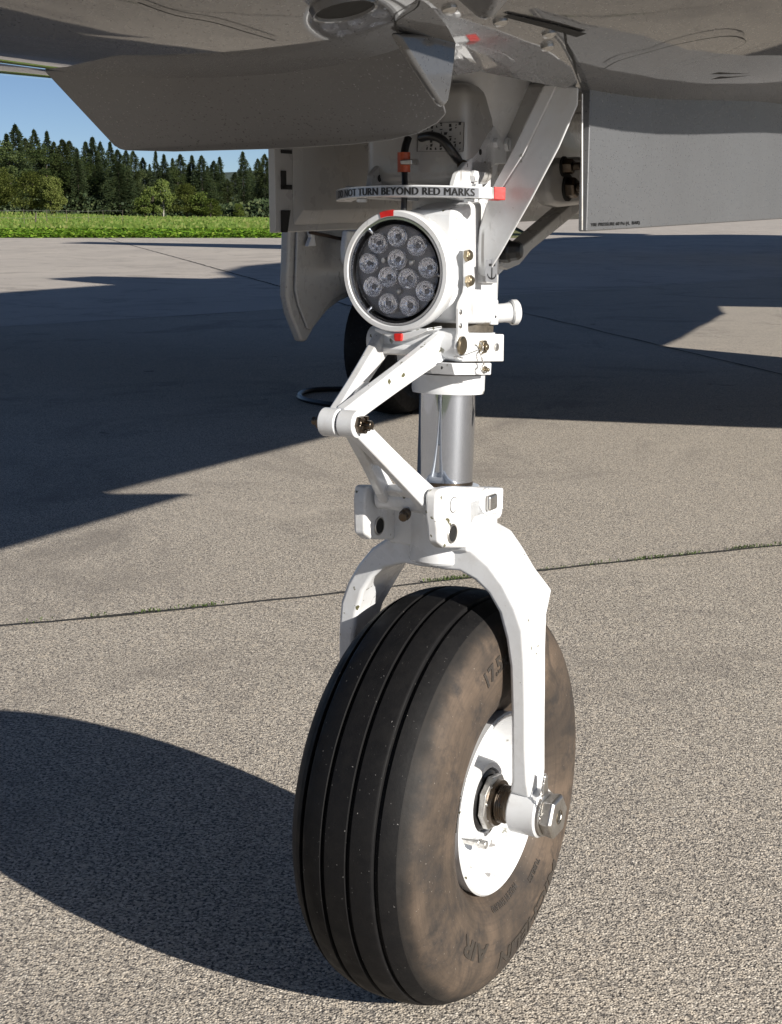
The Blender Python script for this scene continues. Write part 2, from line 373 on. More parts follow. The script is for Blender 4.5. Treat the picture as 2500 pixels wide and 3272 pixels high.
# clover strip along the apron edge
def leafmat(name, c1, c2, c3=None):
    m = mat(name, c1, .6); t = NT(m); g = t.n('NewGeometry'); col = t.ramp(g.outputs['Random Per Island'], [(0, c1), (.7, c2), (1, c3 or c2)])
    t.set(Base_Color=col, Specular_IOR_Level=.25)
    # leaves let some light through
    tr = t.n('BsdfTranslucent'); t.l(col, tr.inputs[0]); ms = t.n('MixShader'); ms.inputs[0].default_value = .3; out = t.t.nodes['Material Output']
    t.l(t.p.outputs[0], ms.inputs[1]); t.l(tr.outputs[0], ms.inputs[2]); t.l(ms.outputs[0], out.inputs[0]); return m
M['clover'] = leafmat('clover_leaf', (.06, .13, .012), (.17, .32, .025), (.33, .44, .07))
M['drygrass'] = leafmat('dry_meadow_grass', (.09, .16, .025), (.15, .22, .04), (.26, .28, .09))
rr = random.Random(3); mb = MB()
for _ in range(34000):
    y = EDGE + .05 + 30 * rr.random() ** 1.6; x = rr.uniform(-.30, .0) * y
    h = rr.uniform(.02, .16) * (1.2 if y < 60 else .9); a_ = rr.uniform(0, 6.28); s_ = rr.uniform(.03, .075) * (y / 50) ; tl = rr.uniform(-.5, .5)
    e = Vector((math.cos(a_), math.sin(a_), tl)) * s_; f_ = Vector((-math.sin(a_), math.cos(a_), rr.uniform(-.6, .6))) * s_; c = Vector((x, y, gz(x, y) + h))
    mb.add([c - e, c - f_, c + e, c + f_], [(0, 1, 2, 3)])
tag(mb.build('clover', 'clover', ang=None), kind='stuff', label='bright green clover growing along the edge of the apron', cat='clover')
mb = MB()
for _ in range(16000):
    y = 62 + 150 * rr.random() ** 1.3; x = rr.uniform(-.30, -.02) * y; h = rr.uniform(.1, .32); a_ = rr.uniform(0, 6.28); s_ = rr.uniform(.05, .14)
    c = Vector((x, y, gz(x, y))); e = Vector((math.cos(a_), math.sin(a_) * .3, 0)) * s_
    mb.add([c - e, c + e, c + e * .6 + Vector((0, 0, h)), c - e * .8 + Vector((0, 0, h * .8))], [(0, 1, 2, 3)])
tag(mb.build('meadow_grass', 'drygrass', ang=None), kind='stuff', label='pale dry meadow grass between the clover and the forest edge', cat='grass')

# wooded hill far behind
m = m_plain('distant_forest', (.035, .06, .05), .95, .03, .5, 0.); t = NT(m)
t.set(Base_Color=t.ramp(t.noise(.08, 6, .8), [(.3, (.022, .040, .034)), (.7, (.06, .085, .065))]), Normal=t.bump(t.noise(.12, 5, .8), 1., 3.)); M['hill'] = m
mb = MB(); nx, ny = 150, 8
vs = []
for j in range(ny):
    for i in range(nx):
        x = -700 + 1400 * i / (nx - 1); y = 850 + 60 * j; f_ = math.sin(j / (ny - 1) * math.pi) if j else 0
        pxl = 1250 + F * x / y; top = mlerp([(-2500, 30), (600, 30), (1150, 29), (1500, 24), (3500, 16)], pxl)
        vs.append((x, y, -2 + top * f_ + (f_ > 0) * (pnoise(Vector((x * .25, y * .1, 0))) * 2.2 + pnoise(Vector((x * .06, y * .03, 3))) * 3)))
mb.add(vs, [(j * nx + i, j * nx + i + 1, (j + 1) * nx + i + 1, (j + 1) * nx + i) for j in range(ny - 1) for i in range(nx - 1)])
tag(mb.build('hill', 'hill', ang=None), kind='structure')

# ---- trees
M['bark'] = m_plain('tree_bark', (.045, .035, .027), .9, 8, .5)
M['birchbark'] = m_plain('pale_bark', (.38, .36, .32), .8, 6, .6)
M['needles'] = leafmat('spruce_needles', (.020, .036, .018), (.055, .080, .032), (.10, .12, .050))
M['needles2'] = leafmat('olive_spruce_needles', (.024, .038, .015), (.062, .082, .030), (.10, .12, .045))
M['leaves'] = leafmat('broad_leaves', (.045, .075, .014), (.11, .15, .030), (.17, .20, .05))
M['leaves2'] = leafmat('yellow_green_leaves', (.06, .085, .018), (.14, .165, .040), (.20, .22, .07))
def spruce_geo(seed, H=14., W=2.6, dens=1.0):
    r = random.Random(seed); mb = MB(); N = int(1150 * dens); o1, o2 = r.uniform(0, 50), r.uniform(0, 50)
    for k in range(N):
        t = (k + r.random()) / N; t = 1 - (1 - t) ** 1.25 if r.random() < .8 else t; z = H * (.03 + .955 * t) ; a_ = r.random() * 6.283
        lump = 1 + 1.05 * pnoise(Vector((math.cos(a_) * 1.1 + o1, math.sin(a_) * 1.1, z * .55 + o2))) + .35 * pnoise(Vector((o1, a_ * 2, z * 1.7)))
        ln = (W * (1 - t) ** .78 * lump + .10) * r.uniform(.8, 1.12); dr = r.uniform(.05, .4) * (1.2 - t)
        d = Vector((math.cos(a_), math.sin(a_), 0)); s_ = Vector((-d.y, d.x, 0)); n = 7 if ln > 1.4 else 5 if ln > .6 else 3
        for i in range(n):
            u = .25 + .75 * (i + r.random()) / n; c = Vector((0, 0, z)) + d * ln * u + Vector((0, 0, -dr * ln * u * u + .12 * math.sin(u * 3) + r.uniform(-.12, .12)))
            sz = r.uniform(.15, .34) * (1.15 - .45 * u) * (1 - .4 * t); sd = s_ * sz * r.choice((-1, 1)) * r.uniform(.6, 1.4)
            mb.add([c - d * sz * .3, c + d * sz * 1.2 + sd * .5 + Vector((0, 0, -sz * .5)), c + sd + Vector((0, 0, -sz * r.uniform(.1, .9)))], [(0, 1, 2)])
            mb.add([c - d * sz * .4, c + sd * .3 + Vector((0, 0, -sz * 1.1)), c + d * sz * .7 - Vector((0, 0, sz * .2))], [(0, 1, 2)])
    for i in range(8):
        a_ = r.random() * 6.28; mb.add([(0, 0, H * 1.02), (.09 * math.cos(a_), .09 * math.sin(a_), H * .955), (.09 * math.cos(a_ + 2), .09 * math.sin(a_ + 2), H * .955)], [(0, 1, 2)])
    return mb
def leafy_geo(seed, H, W, nleaf=5200, lean=0.):
    r = random.Random(seed); mb = MB(); cl = []
    for i in range(26):
        t = r.random(); z = H * (.20 + .72 * t); rad = W * math.sin(math.pi * (.18 + .76 * t)) ** .7 * r.uniform(.25, .85); a_ = r.random() * 6.28
        cl.append((Vector((math.cos(a_) * rad, math.sin(a_) * rad, z)), r.uniform(.5, 1.0) * W * .42))
    for i in range(nleaf):
        c, s_ = r.choice(cl); v = Vector((r.gauss(0, 1), r.gauss(0, 1), r.gauss(0, 1))).normalized() * s_ * r.random() ** .35; v.z *= .8
        p = c + v; 
        if p.z < H * .1: continue
        e = Vector((r.gauss(0, 1), r.gauss(0, 1), r.gauss(0, 1))).normalized(); f_ = e.orthogonal().normalized(); z_ = r.uniform(.07, .15)
        mb.add([p - e * z_, p + f_ * z_, p + e * z_, p - f_ * z_ * .7], [(0, 1, 2, 3)])
    return mb, cl
def empty(name, loc=(0, 0, 0), rz=0.):
    o = bpy.data.objects.new(name, None); COL.objects.link(o); o.location = loc; o.rotation_euler = (0, 0, rz); return o
spr = []
for s_ in range(4):
    e = empty('spruce_tree'); H_ = 14.0
    spruce_geo(20 + s_, H_, (2.3, 3.5, 1.9, 3.0)[s_], (1., 1.1, .9, 1.)[s_]).build('crown', 'needles2' if s_ in (1,) else 'needles', e, ang=None)
    MB().lathe([(-.3, .16), (3, .12), (9, .06), (H_ * .98, .015)], (0, 0, 0), (0, 0, 1), 7).build('trunk', 'bark', e); spr.append(e)
lfy = []
for s_, (H_, W_, mm, bk) in enumerate(((6.5, 3.0, 'leaves2', 'bark'), (6.0, 2.3, 'leaves', 'birchbark'), (6.6, 3.1, 'leaves2', 'bark'), (4.2, 2.2, 'leaves', 'bark'))):
    e = empty('broadleaf_tree'); mb, cl = leafy_geo(50 + s_, H_, W_, (6500, 4200, 6500, 3600)[s_]); mb.build('crown', mm, e, ang=None)
    tb = MB(); tb.tube([(0, 0, -.3), (.08, 0, H_ * .25), (.0, .1, H_ * .5), (.1, 0, H_ * .8)], [.15, .12, .08, .03], 7)
    for c, _ in cl[:9]: tb.tube([(0.04, .05, H_ * .3), tuple(c * .6 + Vector((0, 0, H_ * .15))), tuple(c)], [.06, .04, .015], 5)
    tb.build('trunk', bk, e); lfy.append(e)
usedproto = set()
def copy_tree(o):
    if o.name in usedproto:
        c = o.copy(); COL.objects.link(c)
        for ch in o.children: d = ch.copy(); COL.objects.link(d); d.parent = c
        return c
    usedproto.add(o.name); return o
def place(proto, px, ytop, D, Hp, label, cat, group, wide=1.):
    """px: column; ytop: row of the tip; D distance; stands on the terrain"""
    x = (px - 1250) / F * D; z0 = gz(x, D); h = CH + (HOR - ytop) / F * D * 1.0 - z0
    o = copy_tree(proto); s_ = h / Hp; o.location = (x, D, z0 - .05); o.scale = (s_ * wide, s_ * wide, s_); o.rotation_euler = (0, 0, random.uniform(0, 6.28))
    o['label'] = label; o['category'] = cat; o['group'] = group; return o
tops = [(-60, 430), (4, 432), (60, 438), (88, 410), (118, 452), (146, 425), (186, 430), (206, 462), (232, 455), (254, 460), (276, 482), (304, 462), (326, 448), (350, 462), (380, 462), (402, 486), (428, 488), (450, 490), (480, 510), (520, 490), (545, 500), (572, 512), (596, 500), (632, 503), (662, 504), (700, 520), (718, 508), (790, 492), (836, 514), (858, 500), (888, 518), (925, 505), (985, 500), (1040, 512), (620, 530), (500, 530), (420, 520), (340, 505), (40, 480), (210, 500), (680, 535), (765, 555), (812, 540), (300, 520), (740, 575), (870, 545), (160, 480), (100, 470), (560, 540)]
ONE = 'first second third fourth fifth sixth seventh eighth ninth tenth eleventh twelfth thirteenth fourteenth fifteenth sixteenth seventeenth eighteenth nineteenth'.split()
def ordinal(n):
    if n < 20: return ONE[n - 1]
    return ['twent', 'thirt', 'fort', 'fift'][n // 10 - 2] + ('ieth' if n % 10 == 0 else 'y-' + ONE[n % 10 - 1])
rt = random.Random(5)
srt = sorted(range(len(tops)), key=lambda i: tops[i][0])
desc = {0: 'narrow dark', 1: 'broad olive-green', 2: 'slim dark', 3: 'full dark'}
for n_, i in enumerate(srt):
    px, yt = tops[i]; k = rt.randrange(4); 
    hgt = 'tall' if yt < 455 else 'middling' if yt < 500 else 'low'
    near = ('above the leftmost bush' if px < 110 else 'behind the olive bushes' if px < 240 else 'under the scoop corner' if px < 420 else 'around the pale birch' if px < 620 else 'right of the round tree' if px < 770 else 'nearest the gear door')
    place(spr[k], px, yt, 205 + rt.uniform(-8, 35) + (25 if yt > 505 else 0), 14.0, f'{ordinal(n_ + 1)} spruce from the left, {desc[k]} and {hgt}, {near}', 'spruce', 'spruces of the forest edge', rt.uniform(1.15, 1.75))
for (px, yt, k, D, wd, lb) in ((20, 542, 0, 180, 1.25, 'wide yellow-green broadleaf bush at the left edge of the photo'), (-60, 560, 2, 178, 1.2, 'yellow-green bush half cut off by the left edge'), (128, 552, 2, 178, 1.1, 'brownish green round tree behind the leaning fence post'), (190, 570, 0, 176, .9, 'olive bush right beside the round tree at the fence post'),
        (482, 624, 3, 186, 1.1, 'small pale bush below the dark spruces left of the birch'), (538, 578, 1, 186, .9, 'slender pale birch with white trunk at the forest edge'), (612, 588, 2, 186, 1.05, 'round light green tree, the largest broadleaf at the forest edge'), (686, 634, 3, 184, 1.2, 'low light green bush right of the round tree'), (655, 615, 3, 186, 1.1, 'light green bush touching the right side of the round tree'), (775, 650, 3, 196, .9, 'small dim bush under the right-hand spruces'), (505, 600, 3, 190, 1., 'light green young tree left behind the birch')):
    place(lfy[k], px, yt, D, (6.5, 6.0, 6.6, 4.2)[k], lb, 'tree', 'broadleaf trees before the forest', wd)
M['leaves3'] = leafmat('dark_broad_leaves', (.022, .040, .013), (.06, .085, .026), (.11, .135, .045))
pl0 = empty('broadleaf_tree'); g_, cl_ = leafy_geo(77, 12., 3.6, 7500); g_.build('crown', 'leaves3', pl0, ang=None); tb = MB(); tb.tube([(0, 0, -.3), (.1, 0, 4), (0, .1, 9)], [.25, .18, .05], 7); tb.build('trunk', 'bark', pl0)
for (px, yt, D, wd, lb) in ((64, 458, 200, 1.2, 'tall light-topped broadleaf tree between the leftmost spruces'), (20, 470, 204, 1.1, 'tall dull green broadleaf tree over the leftmost bush'), (178, 468, 202, 1.3, 'tall dark broadleaf tree over the olive bushes'), (290, 500, 204, 1.2, 'dark round-topped broadleaf tree among the spruces left of the scoop corner'), (395, 520, 206, 1.1, 'dark round-topped broadleaf tree under the scoop bottom edge'), (470, 545, 208, 1.1, 'dark broadleaf tree behind the small pale bush'), (585, 540, 210, 1.1, 'dark broadleaf tree behind the pale birch'), (690, 565, 212, 1., 'dark broadleaf tree behind the low light green bushes')):
    place(pl0, px, yt, D, 12., lb, 'tree', 'broadleaf trees in the forest', wd)
mb = MB(); r = random.Random(11)
for _ in range(16000):
    y = r.uniform(196, 214); x = r.uniform(-.285, -.03) * y; h = r.uniform(0, 1) ** 1.3 * 3.6 * (.6 + .5 * pnoise(Vector((x * .2, 0, 0)))); p = Vector((x, y, gz(x, y) + max(.05, h)))
    e = Vector((r.gauss(0, 1), r.gauss(0, 1), r.gauss(0, 1))).normalized(); f_ = e.orthogonal().normalized(); z_ = r.uniform(.12, .3); mb.add([p - e * z_, p + f_ * z_, p + e * z_, p - f_ * z_], [(0, 1, 2, 3)])
tag(mb.build('undergrowth', 'needles', ang=None), kind='stuff', label='dark undergrowth closing the foot of the forest', cat='undergrowth')
# wire fence in the meadow
fe = tag(empty('wire_fence', (-20, 85, 0)), 'thin wire fence with slender posts crossing the meadow at the left', 'fence')
M['post'] = m_plain('weathered_post', (.10, .085, .065), .85, 12, .5); M['wire'] = m_plain('fence_wire', (.14, .14, .13), .5)
fp = [(20, 84), (102, 87), (172, 92), (235, 96), (302, 100), (350, 106), (410, 112)]; fpos = []
for px, D in fp:
    x = (px - 1250) / F * D; fpos.append(Vector((x + 20, D - 85, gz(x, D))))
    MB().lathe([(-.1, .022), (1.0, .016)], fpos[-1], (random.uniform(-.03, .03), 0, 1), 6).build('post', 'post', fe)
mb = MB()
for hh in (.5, .9): mb.tube([p + Vector((0, 0, hh + random.uniform(-.06, .06))) for p in fpos], .009, 4)
mb.build('wire', 'wire', fe)
D = 90; x = (136 - 1250) / F * D; pp = empty('fence_post', (x, D, gz(x, D)))
tag(pp, 'dark leaning wooden post standing alone in the meadow beside the wire fence', 'post')
mb = MB(); mb.tube([(0, 0, -.1), (.04, 0, .45), (.10, 0, .82)], [.05, .045, .04], 8); mb.build('shaft', 'post', pp); mb = MB(); mb.tube([(.0, 0, .12), (-.05, .0, .16)], [.03, .025], 6); mb.build('knot', 'post', pp)

# ============================================================ THE AIRCRAFT (one thing; everything below is its part)
AC = tag(empty('aircraft', (XW, YW, 0), -AL), 'silver grey turboprop aircraft standing on its white nose gear on the apron', 'aircraft')
U = Vector((1, 0, 0)); V = Vector((0, 1, 0)); Z = Vector((0, 0, 1))
z0t = [(-1.7, 1.30), (-1.35, 1.02), (-.9, .952), (-.5, .936), (0., .936), (.7, .965), (3., .965), (6., 1.0), (9., 1.1), (11.5, 1.35)]
ztt = [(-1.7, 1.5), (-1.2, 1.9), (0, 2.1), (.8, 2.25), (2, 2.75), (5, 3.2), (8.5, 3.2), (11.5, 2.5)]
wt = [(-1.7, .12), (-1.3, .42), (-.8, .55), (0, .72), (1.5, .84), (6.5, .84), (11.5, .12)]
def bellyz(u, v):
    z0, w_ = mlerp(z0t, v), mlerp(wt, v); zc = z0 + min(.62, (mlerp(ztt, v) - z0) * .45); x = min(.999, abs(u) / w_); return zc - (zc - z0) * (1 - x ** 2.15) ** (1 / 2.15)
BW, BF, BR = .148, -.24, .80
vsn = [-1.7, -1.6, -1.45, -1.3, -1.15, -1.0, -.9, -.8, -.7, -.6, -.5, -.4, -.3, BF, -.1, 0., .1, .2, .3, .4, .5, .6, .7, BR, .95, 1.2, 1.6, 2., 2.5, 3, 3.5, 4, 4.5, 5, 5.5, 6, 6.6, 7.3, 8, 8.8, 9.6, 10.4, 11.1, 11.5]
uf = [0, .05, .10, BW]
def ring(v):
    z0, w_, zt = mlerp(z0t, v), mlerp(wt, v), mlerp(ztt, v); zc = z0 + min(.62, (zt - z0) * .45); right = []
    k = min(1., w_ / (BW * 1.6))
    for u in uf: right.append((u * k, v, bellyz(u * k, v)))
    for i in range(1, 9):
        u = lerp(BW * k, w_, math.sin(i / 8 * math.pi / 2)); right.append((u, v, bellyz(u, v) if i < 8 else zc))
    for i in range(1, 9):
        a_ = i / 8 * math.pi / 2; right.append((w_ * math.cos(a_) ** .85 if i < 8 else 0, v, zc + (zt - zc) * math.sin(a_) ** .9))
    return right + [(-x, y, z) for x, y, z in reversed(right[1:-1])]
rings = [ring(v) for v in vsn]; n = len(rings[0]); mb = MB(); fs = []
for k in range(len(vsn) - 1):
    for i in range(n):
        j = (i + 1) % n
        hole = BF - 1e-6 <= vsn[k] and vsn[k + 1] <= BR + 1e-6 and (i in (0, 1, 2) or i in (n - 1, n - 2, n - 3))
        if not hole: fs.append((k * n + i, k * n + j, (k + 1) * n + j, (k + 1) * n + i))
fs += [tuple(range(n)), tuple((len(vsn) - 1) * n + i for i in range(n))]
mb.add([p for r_ in rings for p in r_], fs)
fus = mb.build('fuselage', 'silver', AC, ang=50)
# wheel bay: inner walls and roof, front and rear bulkheads
mb = MB(); zt_ = 1.22
nb = 14; vb_ = [lerp(BF, BR, i / nb) for i in range(nb + 1)]
for s_ in (-1, 1):
    bot = [(s_ * BW, v, bellyz(BW, v)) for v in vb_]; top = [(s_ * BW, v, zt_) for v in vb_]
    mb.add(bot + top, [(i, i + 1, nb + 2 + i, nb + 1 + i) for i in range(nb)])
mb.add([(-BW, BF, zt_), (BW, BF, zt_), (BW, BR, zt_), (-BW, BR, zt_)], [(0, 1, 2, 3)])
for v in (BF, BR):
    us = [-BW, -.1, -.05, 0, .05, .1, BW]; mb.add([(u, v, bellyz(u, v)) for u in us] + [(BW, v, zt_), (-BW, v, zt_)], [tuple(range(9))])
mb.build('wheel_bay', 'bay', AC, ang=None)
# bay frames / structure seen round the leg
mb = MB(); mb.box(-.146, .146, .235, .25, .97, 1.219); mb.box(-.146, .146, .60, .612, .985, 1.219)
for s_ in (-1, 1): mb.box(s_ * .128 - .012, s_ * .128 + .012, BF + .02, BR - .02, 1.02, 1.06)
mb.build('bay_frame', 'bay', AC, bevel=.002)

# port door: metallic skin, thick edge, lettering along the bottom
def door(ud, th, name, v0=-.026, v1=1.5, outer=1):
    zb = lambda v: .8190 + (v + .02) * .0115
    vs_ = [v0 + (v1 - v0) * i / 22 for i in range(23)]; bl = []; tp = []
    o = []
    for v in vs_: 
        bow = .006 * math.sin(min(1, (v - v0) / .4) * math.pi / 2); o.append(bow)
    mb = MB(); R0 = []
    for i, v in enumerate(vs_):
        zt2 = bellyz(abs(ud), v) - .004 + .012; z1 = zb(v)
        vt3 = v - max(0, v - 1.1) * .75; R0.append([(ud, v, z1), (ud, vt3, zt2), (ud - th, vt3, zt2), (ud - th, v, z1)])
    mb.loft(R0); return mb.build(name, ['silver_satin'], AC, bevel=.0015)
dp = door(.156, .009, 'gear_door'); tag(dp, 'sunlit silver outer face with tyre pressure lettering')
lettering('YRE PRESSURE 60 Psi (4,  BAR)', lambda x, y, z: (.1565, *(lambda a_: (a_.y, a_.z))(L(1889 + x * 156, 727 - y * 14 - x * 7.5, u=.1565))), 'tyre_pressure_lettering', 'ink', dp, dup=.003)
mb = MB(); mb.tube([(.1568, L(1862, yy, u=.1568).y - .001, L(1862, yy, u=.1568).z) for yy in (300, 400, 500, 600, 735)], .0009, 6); mb.build('edge_seal', 'steel', dp)
# starboard door: we see its white inner skin with hinge cut-outs and a stiffened pan
mb = MB(); zb = .8163
vs_ = [-.085 + 1.55 * i / 20 for i in range(21)]
mb.loft([[(-.160, v, zb + (v + .08) * .0115 + max(0, v - 1.15) * .4), (-.160, v, bellyz(.16, v) + .004), (-.152, v, bellyz(.152, v) + .004), (-.152, v, zb + (v + .08) * .0115 + max(0, v - 1.15) * .4)] for v in vs_])
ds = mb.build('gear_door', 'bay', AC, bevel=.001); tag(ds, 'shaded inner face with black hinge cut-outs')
mb = MB(); zz = lambda v: .8163 + (v + .08) * .0115
o_ = [(-.152, -.055, zz(-.05) + .006), (-.152, 1.0, zz(1.) + .006), (-.152, 1.0, .985), (-.152, -.055, .955)]; i_ = [(-.146, -.043, zz(-.05) + .021), (-.146, .98, zz(1.) + .021), (-.146, .98, .985), (-.146, -.043, .95)]
mb.loft([o_, i_]); mb.build('inner_pan', 'bay', ds, bevel=.002)
for (ya, yb, xw) in ((478, 492, 34), (545, 602, 16), (590, 606, 34), (672, 742, 30)):
    a_, b_ = L(898, ya, u=-.1515), L(898 + xw, yb, u=-.1515); mb = MB(); mb.prism([(-.1514, a_.y, a_.z), (-.1514, b_.y, a_.z), (-.1514, b_.y - (.006 if yb > 700 else 0), b_.z), (-.1514, a_.y, b_.z)], (.0008, 0, 0)); mb.build('hinge_cutout', 'blackhole', ds)

# scoop fairing under the belly ahead of the bay
bot = [(366, 466), (380, 478), (402, 483), (560, 487), (900, 478), (1120, 465), (1250, 450), (1340, 427), (1400, 396), (1428, 365), (1420, 335)]
top = [(140, 226), (400, 226), (560, 210), (700, 187), (860, 160), (1000, 135), (1120, 115), (1252, 103)]
vt, vb = -.40, -.31
ft = [L(x, y, v=vt) for x, y in top]; fb = [L(x, y, v=lerp(vb, vt, max(0, (430 - y) / 330))) for x, y in bot]
poly = ft + fb[::-1]
mb = MB(); mb.prism(poly, (-.045, .060, .035)); sc = mb.build('belly_scoop', 'silver_satin', AC, bevel=.0045, bseg=4)
side = [(1268, 104), (1462, 112), (1461, 142), (1456, 200), (1447, 265), (1437, 325), (1424, 343), (1410, 330), (1330, 205)]
mb = MB(); mb.prism([L(x, y, u=.185) for x, y in side], (-.007, .0, 0)); mb.build('scoop_flank', 'silver', AC, bevel=.003, bseg=3)

# belly fittings
def belly_pt(px, py):
    lo = None; o = Vector((-XW, -YW, CH)); 
    p0 = L(px, py, z=.90); p1 = L(px, py, z=1.25)
    lo_ = 0.
    for i in range(120):
        p = p0.lerp(p1, i / 120)
        if p.z >= bellyz(p.x, p.y):
            a_, b_ = (i - 1) / 120, i / 120
            for _ in range(24):
                c_ = (a_ + b_) / 2; p = p0.lerp(p1, c_)
                if p.z >= bellyz(p.x, p.y): b_ = c_
                else: a_ = c_
            return p
    return p1
def belly_n(p):
    e = .004; return Vector(((bellyz(p.x + e, p.y) - bellyz(p.x - e, p.y)) / (2 * e), (bellyz(p.x, p.y + e) - bellyz(p.x, p.y - e)) / (2 * e), -1)).normalized()
p = belly_pt(1101, 25); mb = MB(); nrm = belly_n(p); mb.lathe([(-.012, .006), (-.001, .0175), (.0022, .0185), (.0026, .0200), (-.002, .0215)], p, nrm, 40, False); mb.build('vent_rim', 'silver', AC)
mb = MB(); mb.lathe([(.0004, .0175), (.0008, .0172)], p, nrm, 40); mb.build('vent_hole', 'blackhole', AC)
for (px, py) in ((1437, 28), (1600, 70), (1755, 108), (1750, 150)):
    p = belly_pt(px, py); mb = MB(); mb.lathe([(-.002, .0052), (.0008, .0052), (.0022, .0042), (.003, .002), (.0031, .0003)], p, belly_n(p), 20); mb.build('dome_screw', 'steel', AC)
def belly_strip(pts, wd, name, m, lift=.0012, n=10):
    P = [belly_pt(*q_) for q_ in pts]; P = smooth_path(P, 6); mb = MB(); l, r_ = [], []
    for i, p in enumerate(P):
        d = (P[min(i + 1, len(P) - 1)] - P[max(i - 1, 0)]).normalized(); nn = belly_n(p); s_ = d.cross(nn).normalized(); ww = wd(i / (len(P) - 1)) if callable(wd) else wd
        q0 = Vector((p.x, p.y, bellyz(p.x, p.y))) + nn * lift; l.append(q0 + s_ * ww); r_.append(q0 - s_ * ww)
    k = len(P); mb.add(l + r_, [(i, i + 1, k + i + 1, k + i) for i in range(k - 1)]); return mb.build(name, m, AC, ang=None)
belly_strip([(1615, 44), (1680, 60), (1760, 80), (1858, 108)], lambda t_: .0022 + .002 * t_, 'drain_slot', 'blackhole')
belly_strip([(1930, 215), (1975, 190), (2060, 165), (2160, 138), (2280, 115), (2350, 112), (2383, 128), (2350, 150), (2280, 178), (2180, 205)], lambda t_: .0009 if t_ < .62 else .0003, 'access_panel_seam', 'blackhole')
belly_strip([(2285, 245), (2330, 243), (2400, 237)], lambda t_: .0055 * (1 - t_), 'flush_inlet', 'blackhole')
belly_strip([(1806, 105), (1812, 150), (1832, 190), (1843, 232)], .0008, 'skin_seam', 'blackhole')
belly_strip([(1275, 108), (1262, 70), (1290, 45), (1330, 18), (1340, -5)], .0007, 'skin_seam', 'blackhole')
belly_strip([(440, 0), (560, 42), (700, 70), (880, 123)], .0006, 'skin_seam', 'blackhole')
# blade antenna hanging into the top of the frame
p = belly_pt(1545, -60); mb = MB(); tip = L(1553, 62, v=p.y); tip = L(1553, 62, z=p.z - .03)
mb.loft([[(tip.x - .055, tip.y - .04, p.z + .02), (tip.x + .05, tip.y - .045, p.z + .02), (tip.x + .045, tip.y + .02, p.z + .02), (tip.x - .03, tip.y + .03, p.z + .02)], [tip + Vector((-.003, -.003, 0)), tip + Vector((.003, -.003, 0)), tip + Vector((.003, .003, 0)), tip + Vector((-.003, .003, 0))]]); mb.build('blade_antenna', 'silver', AC, bevel=.004, bseg=3)

# wings, tail, main gear
def foil(le, ch, th, tw=0):
    out = []
    for x in (0, .02, .08, .2, .4, .65, 1): out.append((le[0], le[1] + ch * x, le[2] + ch * th * 1.5 * (math.sqrt(x) * .6 - x * .6) * .9))
    for x in (.8, .5, .25, .1, .03): out.append((le[0], le[1] + ch * x, le[2] - ch * th * .8 * (math.sqrt(x) * .6 - x * .6)))
    return out
for s_ in (-1, 1):
    mb = MB(); mb.loft([foil((s_ * .5, 3.1, 1.12), 3.5, .15), foil((s_ * 2.3, 3.35, 1.27), 2.6, .14), foil((s_ * 7.6, 4.2, 1.85), 1.3, .12), foil((s_ * 8.1, 4.6, 2.2), .7, .1)])
    mb.build('wing', 'silver', AC, ang=40)
    mb = MB(); mb.loft([foil((0, 8.6, 4.0), 1.9, .1), foil((s_ * 1.9, 9.4, 4.02), .9, .1)]); mb.build('tailplane', 'silver', AC, ang=40)
mb = MB(); mb.loft([[(x * .09, 3.6 + t_ * 7.7, 2.6) for x, t_ in ((0, 0), (1, .3), (1, .7), (0, 1), (-1, .7), (-1, .3))], [(x * .06, 6.3 + t_ * 4.6, 4.1) for x, t_ in ((0, 0), (1, .3), (1, .7), (0, 1), (-1, .7), (-1, .3))]]); mb.build('tail_fin', 'silver', AC)
for s_ in (-1, 1):
    c = Vector((s_ * 2.26, 3.9, .285)); mb = MB()
    mb.lathe([(-.05, .13), (-.10, .17), (-.115, .215), (-.095, .262), (-.05, .281), (0, .285), (.05, .281), (.095, .262), (.115, .215), (.10, .17), (.05, .13)], c, U, 48, False)
    wh = mb.build('main_wheel', 'tread', AC); mb = MB(); mb.lathe([(-.06, .02), (-.06, .12), (-.085, .15), (.085, .15), (.06, .12), (.03, .05), (.06, .02)], c, U, 32); mb.build('rim', 'white', wh)
    mb = MB(); mb.tube([c + Vector((-s_ * .15, 0, 0)), c + Vector((-s_ * .15, -.02, .45)), (s_ * 2.05, 3.9, 1.25)], [.03, .04, .06], 14); mb.tube([c + Vector((-s_ * .17, 0, 0)), c], .03, 12)
    lg = mb.build('main_gear_leg', 'white', AC)
